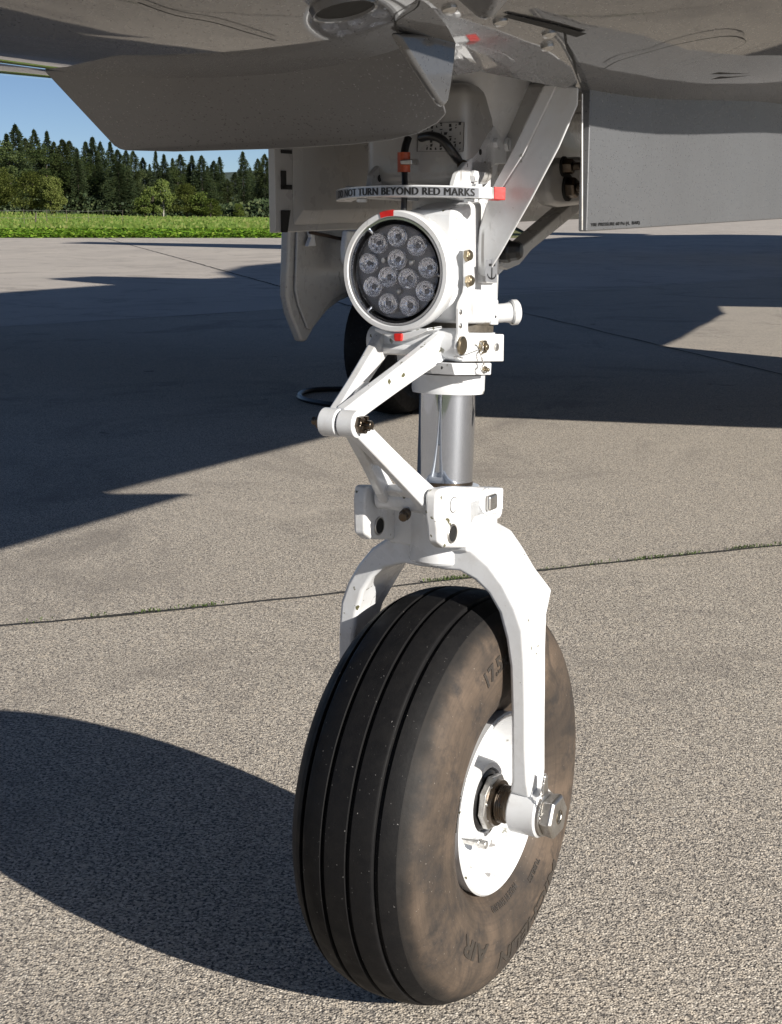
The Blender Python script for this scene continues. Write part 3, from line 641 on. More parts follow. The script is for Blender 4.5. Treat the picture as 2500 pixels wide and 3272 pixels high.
# door on the starboard main leg, hanging beside the wheel
dd = [(925, 715), (921, 850), (918, 945), (930, 1000), (965, 1091), (981, 1093), (1008, 1045), (1050, 992), (1090, 962), (1130, 945), (1180, 935), (1185, 700)]
P = [L(x, y, u=-2.52 + (x - 920) * .0003) for x, y in dd]
mb = MB(); mb.prism(P, (-.035, -.01, 0)); d1 = mb.build('main_gear_door', 'bay', AC, bevel=.012, bseg=3)
cx = sum((p for p in P), Vector()) / len(P); P2 = [cx + (p - cx) * .84 + Vector((.003, 0, .02)) for p in P]
mb = MB(); mb.prism(P2, (.012, 0, 0)); mb.build('inner_pan', 'bay', d1, bevel=.008)
mb = MB(); h0 = L(985, 742, u=-2.48); mb.loft([[h0 + Vector((0, -.02, .05)), h0 + Vector((0, .035, .05)), h0 + Vector((.02, .035, .05)), h0 + Vector((.02, -.02, .05))], [h0 + Vector((0, -.005, -.02)), h0 + Vector((0, .02, -.02)), h0 + Vector((.02, .02, -.02)), h0 + Vector((.02, -.005, -.02))], [h0 + Vector((0, -.03, -.055)), h0 + Vector((0, .03, -.055)), h0 + Vector((.02, .03, -.055)), h0 + Vector((.02, -.03, -.055))]]); mb.build('hinge_fitting', 'white', d1, bevel=.004)
mb = MB(); mb.tube(smooth_path([L(990, 742, u=-2.46), L(1040, 752, u=-2.44), L(1085, 762, u=-2.42), L(1140, 770, u=-2.40), L(1200, 772, u=-2.3)], 5), .007, 8); mb.build('brake_hose', 'mudcord', AC)
P = [L(x, y, u=-2.36) for x, y in ((1092, 735), (1085, 790), (1086, 835), (1098, 855), (1120, 862), (1170, 862), (1170, 735))]; mb = MB(); mb.prism(P, (.03, 0, 0)); mb.build('main_gear_bracket', 'white', AC, bevel=.01)

# airliner-shaped shadow caster, added out of frame to darken the far apron
JT = tag(empty('added_shadow_airliner', (XW, YW, 0), -AL), 'airliner-shaped shadow caster added out of view, its long shadow crossing the far apron', 'aircraft')
jp, je = Vector((4.5, 8.4, 4.1)), Vector((-3.2, 46, 4.1)); jd = (je - jp).normalized(); jl = (je - jp).length
mb = MB(); mb.lathe([(0, .1), (.4, .8), (1.2, 1.4), (2.6, 1.85), (4.5, 2.1), (jl - 9, 2.1), (jl - 3, 1.3), (jl, .4)], jp, jd, 36); mb.build('caster_fuselage', 'white', JT)
js = jd.cross(Z).normalized()
for s_ in (1, -1):
    r0 = jp + jd * 13 + Z * -1.2 + js * s_ * 1.5; r1 = jp + jd * 19 + js * s_ * 15 + Z * .4
    mb = MB(); mb.loft([[r0, r0 + jd * 5.5, r0 + jd * 5.5 + Z * .3, r0 + Z * .5], [r1, r1 + jd * 1.6, r1 + jd * 1.6 + Z * .12, r1 + Z * .15]]); mb.build('caster_wing', 'white', JT, bevel=.05)
    c = jp + jd * 12.5 + js * s_ * 5.5 - Z * 2.2; mb = MB(); mb.lathe([(0, .8), (.2, .95), (2.4, .9), (3.4, .5)], c, jd, 24); mb.build('engine', 'white', JT)
    c = jp + jd * 17 + js * s_ * 2.6; mb = MB(); mb.lathe([(-.3, .3), (-.3, .5), (-.2, .55), (.2, .55), (.3, .5), (.3, .3)], Vector((c.x, c.y, .55)), js, 24); mb.tube([Vector((c.x, c.y, .5)), Vector((c.x, c.y, 3))], .15); mb.build('caster_main_gear', 'tread', JT)
c = jp + jd * 4; mb = MB(); mb.lathe([(-.15, .15), (-.15, .35), (-.1, .4), (.1, .4), (.15, .35), (.15, .15)], Vector((c.x, c.y, .4)), js, 20); mb.tube([Vector((c.x, c.y, .4)), Vector((c.x, c.y, 2.6))], .09); mb.build('caster_nose_gear', 'tread', JT)
f0 = je - jd * 7 + Z * 1.5; mb = MB(); mb.loft([[f0 + js * .2, f0 - js * .2, f0 + jd * 6 - js * .1, f0 + jd * 6 + js * .1], [f0 + jd * 5 + Z * 5.5 + js * .1, f0 + jd * 5 + Z * 5.5 - js * .1, f0 + jd * 7.5 + Z * 5.5 - js * .1, f0 + jd * 7.5 + Z * 5.5 + js * .1]]); mb.build('caster_fin', 'white', JT, bevel=.05)

# ------------------------------------------------------------ nose gear leg
ax0 = Vector((0, -.0082, .563)); axd = Vector((0, .063, 1)).normalized()
def ax(z): return ax0 + axd * ((z - ax0.z) / axd.z)
def leglathe(prof, name, m, seg=56, parent=None, **k):
    mb = MB(); mb.lathe([(((z - ax0.z) / axd.z), r_) for z, r_ in prof], ax0, axd, seg); return mb.build(name, m, parent or AC, **k)
leg = leglathe([(.7345, .030), (.7350, .0445), (.738, .0465), (.80, .0465), (.826, .046), (.838, .043), (.882, .042), (.888, .047), (.903, .048), (.93, .060), (.955, .072), (1.00, .082), (1.16, .085), (1.2195, .085)], 'leg_housing', 'white')
tag(leg, 'white cast housing, its upper end shaded inside the bay')
leglathe([(.7190, .0435), (.7265, .0436), (.7266, .0452), (.7285, .0452), (.7286, .0436), (.7345, .0436)], 'greasy_groove', 'grease')
leglathe([(.690, .030), (.6905, .0455), (.7185, .0455), (.7190, .030)], 'clamp_collar', 'white_dirty')
leglathe([(.6765, .030), (.677, .0415), (.6895, .0415), (.6898, .03)], 'lower_collar', 'white_dirty')
leglathe([(.656, .029), (.6565, .0362), (.660, .0372), (.6755, .0372), (.676, .030)], 'gland_nut', 'white')
leglathe([(.566, .0288), (.66, .0288)], 'piston', 'chrome', 96)
leglathe([(.5615, .0290), (.5665, .0290)], 'piston_seal', 'darksteel')
# boxy port face of the housing with its facets (trace of the casting's outline at its own depth)
P = [L(x, y, u=.046) for x, y in ((1450, 672), (1500, 652), (1560, 640), (1568, 700), (1552, 760), (1548, 830), (1575, 838), (1585, 905), (1588, 975), (1588, 1036), (1480, 1034), (1452, 1028), (1440, 900))]
mb = MB(); mb.prism(P, (-.050, 0, 0)); mb.build('housing_boss', 'white', AC, bevel=.005, bseg=3)
P = [L(x, y, u=.0475) for x, y in ((1572, 958), (1594, 958), (1594, 1038), (1572, 1038))]
mb = MB(); mb.prism(P, (-.02, 0, 0)); b = mb.build('stop_block', 'white', AC, bevel=.0012); hexnut(L(1584, 1012, u=.0476), U, .0014, .0006, 'rivet', 'ink', b, seg=10, bev=.0002)
# towing spigot, aft right
mb = MB(); c = L(1606, 1000, u=.020); d_ = Vector((.55, .6, .03)).normalized(); mb.lathe([(-.02, .0100), (.002, .0100), (.0075, .0108), (.0085, .0112)], c, d_, 28); mb.lathe([(.0085, .0120), (.0102, .0134), (.0158, .0134), (.0175, .0116)], c, d_, 30); mb.build('tow_spigot', 'white', AC)
# lower lug block with bolts
P = [L(x, y, u=.052) for x, y in ((1470, 1067), (1612, 1068), (1611, 1155), (1480, 1156))]
mb = MB(); mb.prism(P, (-.030, 0, 0)); lug = mb.build('clamp_lug', 'white_dirty', AC, bevel=.0012)
hexnut(L(1538, 1108, u=.052), U, .0072, .005, 'bolt', 'brass', lug, phase=.3, stub=(.0035, .0015))
hexnut(L(1585, 1109, u=.052), U, .004, .002, 'rivet', 'steel', lug, seg=16)
P = [L(x, y, u=.050) for x, y in ((1445, 1160), (1572, 1160), (1570, 1198), (1455, 1199))]
mb = MB(); mb.prism(P, (-.026, 0, 0)); lug2 = mb.build('collar_lug', 'white_dirty', AC, bevel=.001); hexnut(L(1546, 1181, u=.050), U, .004, .003, 'bolt', 'brass', lug2, stub=(.002, .002)); hexnut(L(1411, 1175, u=.040), U, .0015, .001, 'pin_hole', 'ink', lug2, seg=12, bev=.0002)
# lock wire between the bolts
wp = [L(x, y, u=.0575) for x, y in ((1532, 1095), (1540, 1100), (1545, 1118), (1538, 1126), (1541, 1148), (1547, 1165), (1538, 1175), (1542, 1187), (1552, 1190))]
mb = MB(); sp = smooth_path(wp, 10)
for ph in (0, math.pi): mb.tube([p + Vector((0, .0008 * math.cos(i * .9 + ph), .0008 * math.sin(i * .9 + ph))) for i, p in enumerate(sp)], .00045, 5)
mb.tube([L(x, y, u=.0560) for x, y in ((1452, 1140), (1490, 1133), (1534, 1116))], .0005, 5); mb.build('lock_wire', 'steel', AC)
# strap plate with two bolts, coming down to the link pin
P = [L(x, y, u=.0515) for x, y in ((1478, 800), (1484, 791), (1496, 794), (1503, 806), (1510, 915), (1505, 940), (1492, 968), (1486, 985), (1487, 1056), (1497, 1080), (1500, 1110), (1492, 1134), (1475, 1144), (1458, 1138), (1450, 1115), (1452, 1085), (1457, 1060), (1456, 985), (1461, 965), (1476, 935), (1480, 910))]
mb = MB(); mb.prism(P, (.0035, 0, 0)); st = mb.build('strap_plate', 'white', AC, bevel=.0010)
for (x, y) in ((1489, 816), (1494, 897)): hexnut(L(x, y, u=.055), U, .0058, .0045, 'bolt', 'brass', st, phase=.5, stub=(.0048, .0004))
for (x, y) in ((1472, 997), (1472, 1041)): hexnut(L(x, y, u=.0551), U, .0026, .0008, 'rivet', 'steel', st, seg=16, bev=.0003)
mb = MB(); mb.lathe([(0, .0088), (.002, .0088), (.0024, .0082)], L(1474, 1104, u=.0551), U, 28); mb.lathe([(.0024, .0074), (.0028, .0071)], L(1474, 1104, u=.0551), U, 28); mb.build('link_pin_end', 'brass', st)
# placards
def placard(px, plane, name, m, parent, th=.0006):
    k, c = plane; P = [L(x, y, **{k: c}) for x, y in px]; off = {'u': (th, 0, 0), 'v': (0, -th, 0)}[k]; mb = MB(); mb.prism(P, off); return mb.build(name, m, parent, ang=None), P
pl, P = placard(((1553, 830), (1588, 828), (1586, 903), (1551, 900)), ('u', .0645), 'anchor_placard', 'foil', AC, .0008)
def on(P, u, v): return P[3].lerp(P[2], u).lerp(P[0].lerp(P[1], u), v)
mb = MB(); e = Vector((.0009, 0, 0))
for poly in (((.44, .12), (.56, .12), (.54, .93), (.46, .93)), ((.22, .70), (.80, .70), (.80, .82), (.22, .82))): mb.add([on(P, *q_) + e for q_ in poly], [(0, 1, 2, 3)])
arc = [(.5 + .42 * math.cos(a_), .36 + .25 * math.sin(a_)) for a_ in [math.pi + i * math.pi / 12 for i in range(13)]]; arc2 = [(.5 + .36 * math.cos(a_), .38 + .19 * math.sin(a_)) for a_ in [math.pi + i * math.pi / 12 for i in range(13)]]
mb.add([on(P, *q_) + e for q_ in arc] + [on(P, *q_) + e for q_ in arc2], [(i, i + 1, 14 + i, 13 + i) for i in range(12)]); mb.build('anchor_symbol', 'ink', pl, ang=None)
# pad under the anchor placard
P = [L(x, y, u=.0527) for x, y in ((1545, 775), (1556, 768), (1580, 770), (1590, 790), (1592, 905), (1545, 905))]; mb = MB(); mb.prism(P, (-.012, 0, 0)); mb.build('housing_pad', 'white', AC, bevel=.002)
pv = -.066
pl, P = placard(((1334, 485), (1338, 393), (1486, 390), (1483, 484)), ('v', pv), 'data_placard', 'bay', AC, .0008)
mb = MB(); e = Vector((0, -.0010, 0)); rp = random.Random(4)
for s0, s1 in (((0, 0), (1, .012)), ((0, .988), (1, 1)), ((0, 0), (.008, 1)), ((.992, 0), (1, 1))): mb.add([on(P, *q_) + e for q_ in (s0, (s1[0], s0[1]), s1, (s0[0], s1[1]))], [(0, 1, 2, 3)])
for row in range(9):
    x = .06
    while x < .95:
        wd = rp.uniform(.02, .12); y = .07 + row * .1; hh = rp.uniform(.015, .06)
        if rp.random() < .62: mb.add([on(P, *q_) + e for q_ in ((x, y), (x + wd, y + rp.uniform(-.02, .02)), (x + wd * rp.uniform(.7, 1), y + hh), (x, y + hh))], [(0, 1, 2, 3)])
        x += wd + rp.uniform(.01, .04)
mb.build('worn_print', 'ink', pl, ang=None)
# lugs tying the trunnion to the placard depth
mb = MB(); mb.box(-.062, .050, -.0655, .0, .862, .955); mb.build('trunnion_face', 'bay', AC, bevel=.012, bseg=4)

# ------------------------------------------------------------ steering stop plate
RC = ax(.857); RR = .1190
def rpt(deg, r_, z):     # deg from straight ahead, + to port
    a_ = R(deg); return Vector((RC.x + r_ * math.sin(a_), RC.y - r_ * math.cos(a_), z + .07 * (r_ * math.cos(a_) - .1175)))
zr0, zr1 = .8508, .8612
mb = MB(); N = 60
def sector(d0, d1, r0, r1, z0, z1, n=40):
    return [[rpt(lerp(d0, d1, i / n), r0, z0), rpt(lerp(d0, d1, i / n), r1, z0), rpt(lerp(d0, d1, i / n), r1, z1), rpt(lerp(d0, d1, i / n), r0, z1)] for i in range(n + 1)]
mb.loft(sector(-61, 49.3, .103, RR, zr0, zr1, N)); rg = mb.build('steering_stop_plate', 'white', AC, bevel=.0007)
mb = MB(); mb.loft(sector(-60, 37.5, RR - .0005, RR + .0003, zr0 + .0007, zr1 - .0015, N)); mb.build('foil_label', 'foil', rg, ang=50)
lettering('DO NOT TURN BEYOND RED MARKS', lambda x, y, z: rpt(-46 + 81.5 * (1.12 * x - .12 * x * x), RR + .0006, zr0 + .0014 + y * .0068), 'warning_lettering', 'ink', rg, dup=.0028, spacing=1.06)
mb = MB(); mb.loft(sector(44.4, 49.8, .1025, RR + .0006, zr0 - .0005, zr1 + .0005, 6)); mb.build('red_mark', 'red', rg, bevel=.0006)
mb = MB()
for d0, d1 in ((-46, -30), (20, 36)): mb.loft(sector(d0, d1, .035, .1035, zr0 + .002, zr1 + .001, 10))
mb.build('plate_arm', 'white', rg, bevel=.001)
for (dg, rr_, zz_, s_) in ((-50, .106, zr1, 1), (28, .105, zr1, 1), (38, .105, zr1, 1), (-30, .107, zr0, -1), (34, .107, zr0, -1)):
    hexnut(rpt(dg, rr_, zz_), Z * s_, .0055, .0035, 'bolt', 'white', rg)
# brackets rising from the plate
P = [L(x, y, u=.050) for x, y in ((1452, 600), (1454, 582), (1462, 556), (1478, 535), (1528, 480), (1560, 420), (1583, 399), (1640, 402), (1650, 420), (1650, 470), (1646, 522), (1585, 525), (1552, 558), (1532, 596), (1500, 600))]
mb = MB(); mb.prism(P, (-.006, 0, 0)); br = mb.build('bracket', 'white', AC, bevel=.0015); tag(br, 'bracket on the port side, partly in sun')
for (x, y, r_) in ((1580, 458, .0048), (1619, 462, .0075), (1510, 563, .0062)): hexnut(L(x, y, u=.050), U, r_, .005, 'bolt', 'white', br, phase=.2)
hexnut(L(1535, 486, u=.050), U, .0028, .0006, 'bolt_hole', 'ink', br, seg=16, bev=.0002)
P = [L(x, y, u=-.050) for x, y in ((1168, 606), (1172, 560), (1182, 545), (1230, 490), (1262, 452), (1320, 440), (1325, 520), (1262, 580), (1245, 606))]
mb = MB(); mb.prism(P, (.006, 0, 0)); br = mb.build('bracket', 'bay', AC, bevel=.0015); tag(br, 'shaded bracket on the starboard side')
for (x, y) in ((1258, 498), (1213, 570)): hexnut(L(x, y, u=-.0438), U, .0035, .0006, 'bolt_hole', 'ink', br, seg=16, bev=.0002)
P = [L(x, y, v=.05) for x, y in ((1160, 466), (1186, 462), (1222, 520), (1200, 522))]; mb = MB(); mb.prism(P, (0, .01, 0)); mb.build('door_link', 'bay', AC, bevel=.001)
# hoses
def hose(pts, r_, name='hydraulic_hose', m='black', **k):
    P = [L(x, y, **({'u': d} if abs(d) < 5 else {'v': d - 10})) for x, y, d in pts]; mb = MB(); mb.tube(smooth_path(P, 8), r_, 12); return mb.build(name, m, AC)
hose([(1345, 440, 9.925), (1380, 434, 9.92), (1415, 448, 9.92), (1445, 485, 9.925), (1470, 518, 9.94), (1482, 532, 9.95)], .0042)
hose([(1478, 527, 9.935), (1484, 538, 9.945)], .0052, 'hose_ferrule', 'darksteel')
hose([(1305, 440, 9.925), (1296, 470, 9.92), (1291, 500, 9.915)], .0038)
hose([(1293, 545, 9.915), (1294, 600, 9.91), (1291, 672, 9.905), (1290, 740, 9.91)], .0030)
hose([(1291, 487, 9.915), (1291, 550, 9.915)], .0062, 'orange_sleeve', 'orange')
P = [L(x, y, v=-.093) for x, y in ((1278, 512), (1315, 508), (1317, 526), (1280, 526))]; mb = MB(); mb.prism(P, (0, .014, 0)); mb.build('hose_clip', 'steel', AC, bevel=.001)
hose([(1552, 440, .04), (1552, 415, .04), (1575, 375, .04), (1620, 350, .045), (1660, 346, .05), (1680, 375, .05)], .0045)
hose([(1518, 590, .035), (1545, 575, .035), (1575, 540, .03), (1600, 520, .02)], .006)
# round cut-out with the actuator fork in the bay structure
mb = MB(); c = L(1668, 310, u=.02); mb.lathe([(0, .022), (.001, .0215)], c, (.6, -.8, -.1), 40); hl = mb.build('access_hole', 'blackhole', AC)
mb = MB(); mb.lathe([(-.003, .0235), (.0015, .0238), (.002, .0222), (.001, .0215)], c, (.6, -.8, -.1), 40, False); mb.build('hole_rim', 'bay', hl)
mb = MB(); mb.tube([L(1630, 275, u=.035), L(1660, 330, u=.036), L(1685, 325, u=.036), L(1705, 285, u=.036)], .0055, 12); mb.build('actuator_fork', 'bay', AC)
P = [L(x, y, v=.022) for x, y in ((1500, 262), (1760, 262), (1700, 420), (1650, 560), (1500, 560))]; mb = MB(); mb.prism(P, (0, .02, 0)); mb.build('bay_web', 'bay', AC, bevel=.006)
# drag braces
def Lp(px, py, n_, p_):
    a_, b_ = L(px, py, u=0.), L(px, py, u=.1); n_ = Vector(n_); t_ = (Vector(p_) - a_).dot(n_) / (b_ - a_).dot(n_); return a_.lerp(b_, t_)
BN, BP = (-.30, -.95, 0), (.045, -.034, .8)
P1 = [Lp(x, y, BN, BP) for x, y in ((1742, 268), (1640, 480), (1612, 545), (1560, 640), (1532, 735), (1527, 800), (1529, 872), (1536, 884), (1556, 884), (1602, 812), (1700, 640), (1790, 470), (1848, 335), (1851, 275))]
mb = MB(); mb.prism(P1, (-.007, .012, 0)); db = mb.build('drag_brace', 'white', AC, bevel=.003, bseg=3)
P = [Lp(x, y, BN, (.045, -.0365, .8)) for x, y in ((1740, 272), (1640, 478), (1566, 612), (1578, 640), (1672, 492), (1778, 272))]
mb = MB(); mb.prism(P, (.001, .002, 0)); mb.build('brace_flange', 'white', db, bevel=.0008)
P = [L(x, y, u=.028) for x, y in ((1580, 850), (1625, 862), (1662, 846), (1700, 800), (1885, 650), (1890, 560), (1860, 570), (1840, 640), (1690, 770))]
mb = MB(); mb.prism(P, (-.02, 0, 0)); mb.build('lower_brace', 'bay', AC, bevel=.002)
mb = MB(); P = [L(x, y, u=.055) for x, y in ((1765, 520), (1790, 505), (1870, 500), (1880, 640), (1860, 655), (1800, 662), (1770, 655), (1755, 620), (1756, 560))]; mb.prism(P, (-.02, 0, 0)); bk = mb.build('brace_bracket', 'bay', AC, bevel=.006, bseg=3)
for (x, y, r_) in ((1800, 532, .0085), (1812, 600, .0115)):
    c = L(x, y, u=.055); hexnut(c, U, r_, .012, 'castle_nut', 'darksteel', bk, stub=(r_ * .5, .007), bev=.001); mb = MB(); mb.lathe([(0, r_ * 1.25), (.002, r_ * 1.25)], c, U, 28); mb.build('washer', 'blackhole', bk)
c = L(1612, 803, u=.035); mb = MB(); mb.lathe([(-.012, .0105), (-.003, .0108), (-.001, .0118), (.0055, .0120), (.0075, .0105), (.0155, .0095), (.0185, .0072), (.019, .003)], c, (1, .12, .05), 10); mb.build('brace_bolt', 'black', AC, bevel=.0008)
mb = MB(); P = [L(x, y, u=.022) for x, y in ((1560, 800), (1620, 830), (1625, 850), (1590, 885), (1560, 900))]; mb.prism(P, (-.012, 0, 0)); mb.build('brace_lug', 'white', AC, bevel=.002)

# ------------------------------------------------------------ landing light
LC = L(1268, 868, u=0.0); LX = Vector((0.0, -1, 0.0)); LC = LC + Vector((0, 0, 0))
e1 = U; e2 = Z
def lathe_l(prof, name, m, seg=72, parent=None, caps=False, c=LC, **k):
    mb = MB(); mb.lathe(prof, c, LX, seg, caps, ref=U); return mb.build(name, m, parent, **k)
lt = lathe_l([(-.040, .030), (-.034, .047), (-.016, .0555), (-.004, .0566), (.003, .0564), (.0046, .0553), (.0048, .0513), (.0040, .0506), (-.006, .0501), (-.006, .002), (-.040, .002)], 'landing_light', 'white', parent=AC)
lathe_l([(.0015, .0503), (.0038, .0501), (.0038, .0480), (.000, .0470), (-.004, .0455), (-.0055, .0450)], 'seal_ring', 'chrome', parent=lt)
lathe_l([(.0032, .0481), (.0022, .0477), (-.004, .0453), (-.0045, .0440), (-.0010, .0436)], 'rubber_trough', 'black', parent=lt)
lathe_l([(-.0058, .001), (-.0056, .0450)], 'lamp_backing', 'lampback', parent=lt)
mb = MB(); mb.lathe([(-.0012, .0435), (.0014, .0432), (.0022, .0414), (.0022, .0003)], LC, LX, 72, False, ref=U); mb.build('lamp_cover', 'glass', lt)
cw, chh, ccx, ccy = 418., 483., 902., 907.
for (x, y) in ((700, 620), (900, 550), (1100, 640), (600, 828), (900, 785), (1215, 860), (805, 965), (1010, 978), (645, 1070), (1190, 1100), (805, 1240), (1025, 1255)):
    c = LC + U * ((x - ccx) / cw * .0435) + Z * ((ccy - y) / chh * .0435); mb = MB()
    mb.lathe([(-.0054, .0015), (-.0050, .0030), (-.0040, .0056), (-.0022, .0078), (-.0004, .0092), (-.0002, .0094), (-.0006, .0096), (-.0054, .0096)], c, LX, 28, False); cup = mb.build('reflector_cup', 'cup', lt)
    mb = MB(); mb.lathe([(-.0052, .0024), (-.0035, .0022), (-.0026, .0013), (-.0023, .0002)], c, LX, 14); mb.build('diode', 'lampback', cup)
for (x, y) in ((755, 798), (1040, 812), (910, 1110)):
    c = LC + U * ((x - ccx) / cw * .0435) + Z * ((ccy - y) / chh * .0435); mb = MB(); mb.lathe([(-.0055, .0030), (-.003, .0028), (-.0018, .0018), (-.0014, .0003)], c, LX, 18); mb.build('screw', 'steel', lt)
for a_ in (2.2, -.05, -2.25):
    c = LC + U * math.cos(a_) * .0460 + Z * math.sin(a_) * .0460 + LX * .0005; d = Vector((math.cos(a_), 0, math.sin(a_))); mb = MB(); mb.tube([c - d * .0030, c + LX * .002, c + d * .0035 + LX * .002], [.0013, .0016, .0010], 8); mb.build('retaining_clip', 'chrome', lt)
mb = MB(); c0 = L(1294, 985, u=0) + LX * .003; mb.tube([L(1276, 982, u=0) + LX * .003, L(1292, 1004, u=0) + LX * .0055, L(1313, 1026, u=0) + LX * .0062], .0005, 5); mb.build('loose_wire', 'steel', lt)
# red paint on the bezel, top
mb = MB(); pr_ = [(-.006, .0569), (.0032, .0567), (.0052, .0556), (.0054, .0509)]
rgs = []
for i in range(9):
    a_ = lerp(R(90.5), R(106), i / 8); rgs.append([LC + LX * h + (U * math.cos(a_) + Z * math.sin(a_)) * (r_ + .0002) for h, r_ in pr_])
mb.loft(rgs, caps=False, closed=False); mb.build('red_mark', 'red', lt, ang=50)
# neck joining light to leg, lower bracket with red index block
mb = MB(); mb.loft([[LC + Vector((x, .030, z)) for x, z in ((-.03, -.035), (.035, -.035), (.04, .03), (-.03, .03))], [(x, -.02, z) for x, z in ((-.036, .752), (.040, .752), (.042, .83), (-.036, .83))]]); mb.build('light_mount', 'white', AC, bevel=.006, bseg=3)
bp = [(1197, 1057), (1215, 1066), (1248, 1082), (1256, 1090), (1284, 1092), (1300, 1086), (1345, 1068), (1368, 1056), (1366, 1048), (1340, 1054), (1290, 1064), (1255, 1064), (1215, 1052), (1196, 1048)]
P = [L(x, y, v=LC.y - .002) for x, y in bp]; mb = MB(); mb.prism(P, (0, .030, 0)); lb = mb.build('light_bracket', 'white', AC, bevel=.0022, bseg=3)
P = [L(x, y, v=LC.y - .0045) for x, y in ((1257, 1066), (1284, 1066), (1283, 1091), (1259, 1091))]; mb = MB(); mb.prism(P, (0, .012, 0)); mb.build('red_index_mark', 'red', lb, bevel=.0014, bseg=3)

# ------------------------------------------------------------ torque links
def arm(mb, p0, p1, w0, h0, w1, h1, n=10, pinch=0.):
    p0, p1 = Vector(p0), Vector(p1); d = (p1 - p0).normalized(); side_ = U - d * U.dot(d); side_.normalize(); up = side_.cross(d); rg_ = []
    for i in range(n + 1):
        t_ = i / n; w_ = lerp(w0, w1, t_) * (1 - pinch * math.sin(t_ * math.pi)); h_ = lerp(h0, h1, t_) * (1 - pinch * .6 * math.sin(t_ * math.pi)); c = p0.lerp(p1, t_)
        rg_.append([c + side_ * w_ / 2 + up * h_ / 2, c - side_ * w_ / 2 + up * h_ / 2, c - side_ * w_ / 2 - up * h_ / 2, c + side_ * w_ / 2 - up * h_ / 2])
    mb.loft(rg_)
K = L(1100, 1352, u=-.002)                       # knuckle pin centre
HU = Vector((0, -.0745, .7135)); HL = Vector((0, -.0770, .5585))
def web(mb, a0, a1, b0, b1, th):
    a0, a1, b0, b1 = map(Vector, (a0, a1, b0, b1)); nn = (a1 - a0).cross(b0 - a0).normalized() * th / 2
    mb.loft([[a0 + nn, b0 + nn, b0 - nn, a0 - nn], [a1 + nn, b1 + nn, b1 - nn, a1 - nn]])
mb = MB(); ka = K + Vector((-.0085, .004, .004))
arm(mb, ka + Vector((.004, 0, 0)), HU + Vector((.0335, -.004, 0)), .013, .020, .011, .0285, pinch=.10); arm(mb, ka + Vector((-.003, 0, 0)), HU + Vector((-.0345, 0, 0)), .012, .018, .013, .024, pinch=.14)
ul = mb.build('upper_torque_link', 'white', AC, bevel=.0028, bseg=3)
mb = MB(); m0 = ka; pa = ka.lerp(HU + Vector((.0335, 0, 0)), .42); pb = ka.lerp(HU + Vector((-.0345, 0, 0)), .42); web(mb, m0 + Vector((-.004, 0, 0)), pb, m0 + Vector((.004, 0, 0)), pa, .006)
mb.build('link_web', 'white', ul, bevel=.002); mb = MB(); pa = ka.lerp(HU + Vector((.0335, 0, 0)), .86); pb = ka.lerp(HU + Vector((-.0345, 0, 0)), .86); web(mb, pb, HU + Vector((-.03, 0, 0)), pa, HU + Vector((.03, 0, 0)), .008); mb.build('link_web', 'white', ul, bevel=.002)
mb = MB(); mb.lathe([(-.046, .0135), (.028, .0135)], HU, U, 30); mb.lathe([(.0295, .0146), (.041, .0150), (.0515, .0150), (.0522, .0140)], HU, U, 36); mb.build('hinge_barrel', 'white', ul)
mb = MB(); mb.lathe([(.0282, .0138), (.0294, .0138)], HU, U, 30); mb.build('hinge_gap', 'darksteel', ul)
mb = MB(); mb.lathe([(-.0215, .0120), (-.0205, .0130), (-.0045, .0130), (-.0035, .0120)], K, U, 36); mb.build('knuckle_eye', 'white', ul, bevel=.0006)
mb = MB(); kb = K + Vector((.0075, .004, -.003))
arm(mb, kb + Vector((.002, 0, 0)), HL + Vector((.0265, -.006, -.002)), .012, .020, .011, .0265, pinch=.12); arm(mb, kb + Vector((-.002, 0, 0)), HL + Vector((-.028, 0, 0)), .011, .019, .012, .022, pinch=.12)
ll = mb.build('lower_torque_link', 'white', AC, bevel=.0028, bseg=3)
mb = MB(); pa = kb.lerp(HL + Vector((.028, 0, 0)), .5); pb = kb.lerp(HL + Vector((-.028, 0, 0)), .5); web(mb, kb + Vector((-.003, 0, 0)), pb, kb + Vector((.003, 0, 0)), pa, .005)
mb.build('link_web', 'white', ll, bevel=.002); mb = MB(); pa = kb.lerp(HL + Vector((.028, 0, 0)), .84); pb = kb.lerp(HL + Vector((-.028, 0, 0)), .84); web(mb, pb, HL + Vector((-.028, 0, 0)), pa, HL + Vector((.028, 0, 0)), .009); mb.build('link_web', 'white', ll, bevel=.002)
mb = MB(); mb.lathe([(-.036, .0130), (.030, .0130)], HL, U, 30); mb.build('hinge_barrel', 'white', ll)
mb = MB(); mb.lathe([(-.0018, .0115), (-.0008, .0125), (.0150, .0125), (.0158, .0115)], K, U, 36); mb.build('knuckle_eye', 'white', ll, bevel=.0006)
mb = MB(); mb.lathe([(-.0036, .0095), (-.0016, .0095)], K, U, 24); mb.build('eye_spacer', 'darksteel', ll)
hexnut(K + U * .0158, U, .0085, .006, 'castle_nut', 'darksteel', ll, phase=.3, stub=(.0042, .0065), bev=.0006)
mb = MB()
for i in range(6):
    a_ = i * math.pi / 3 + .25; c = K + U * .0225 + Vector((0, math.cos(a_), math.sin(a_))) * .0062; mb.box(c.x - .0018, c.x + .0018, c.y - .0016, c.y + .0016, c.z - .0016, c.z + .0016)
mb.tube([K + Vector((.0225, -.009, .002)), K + Vector((.0225, .009, -.001)), K + Vector((.024, .011, -.006))], .0008, 6); mb.build('castellation', 'darksteel', ll, bevel=.0004)
hexnut(K - U * .0215, -U, .0080, .006, 'bolt_head', 'darksteel', ul, stub=(.0040, .005), bev=.0006)
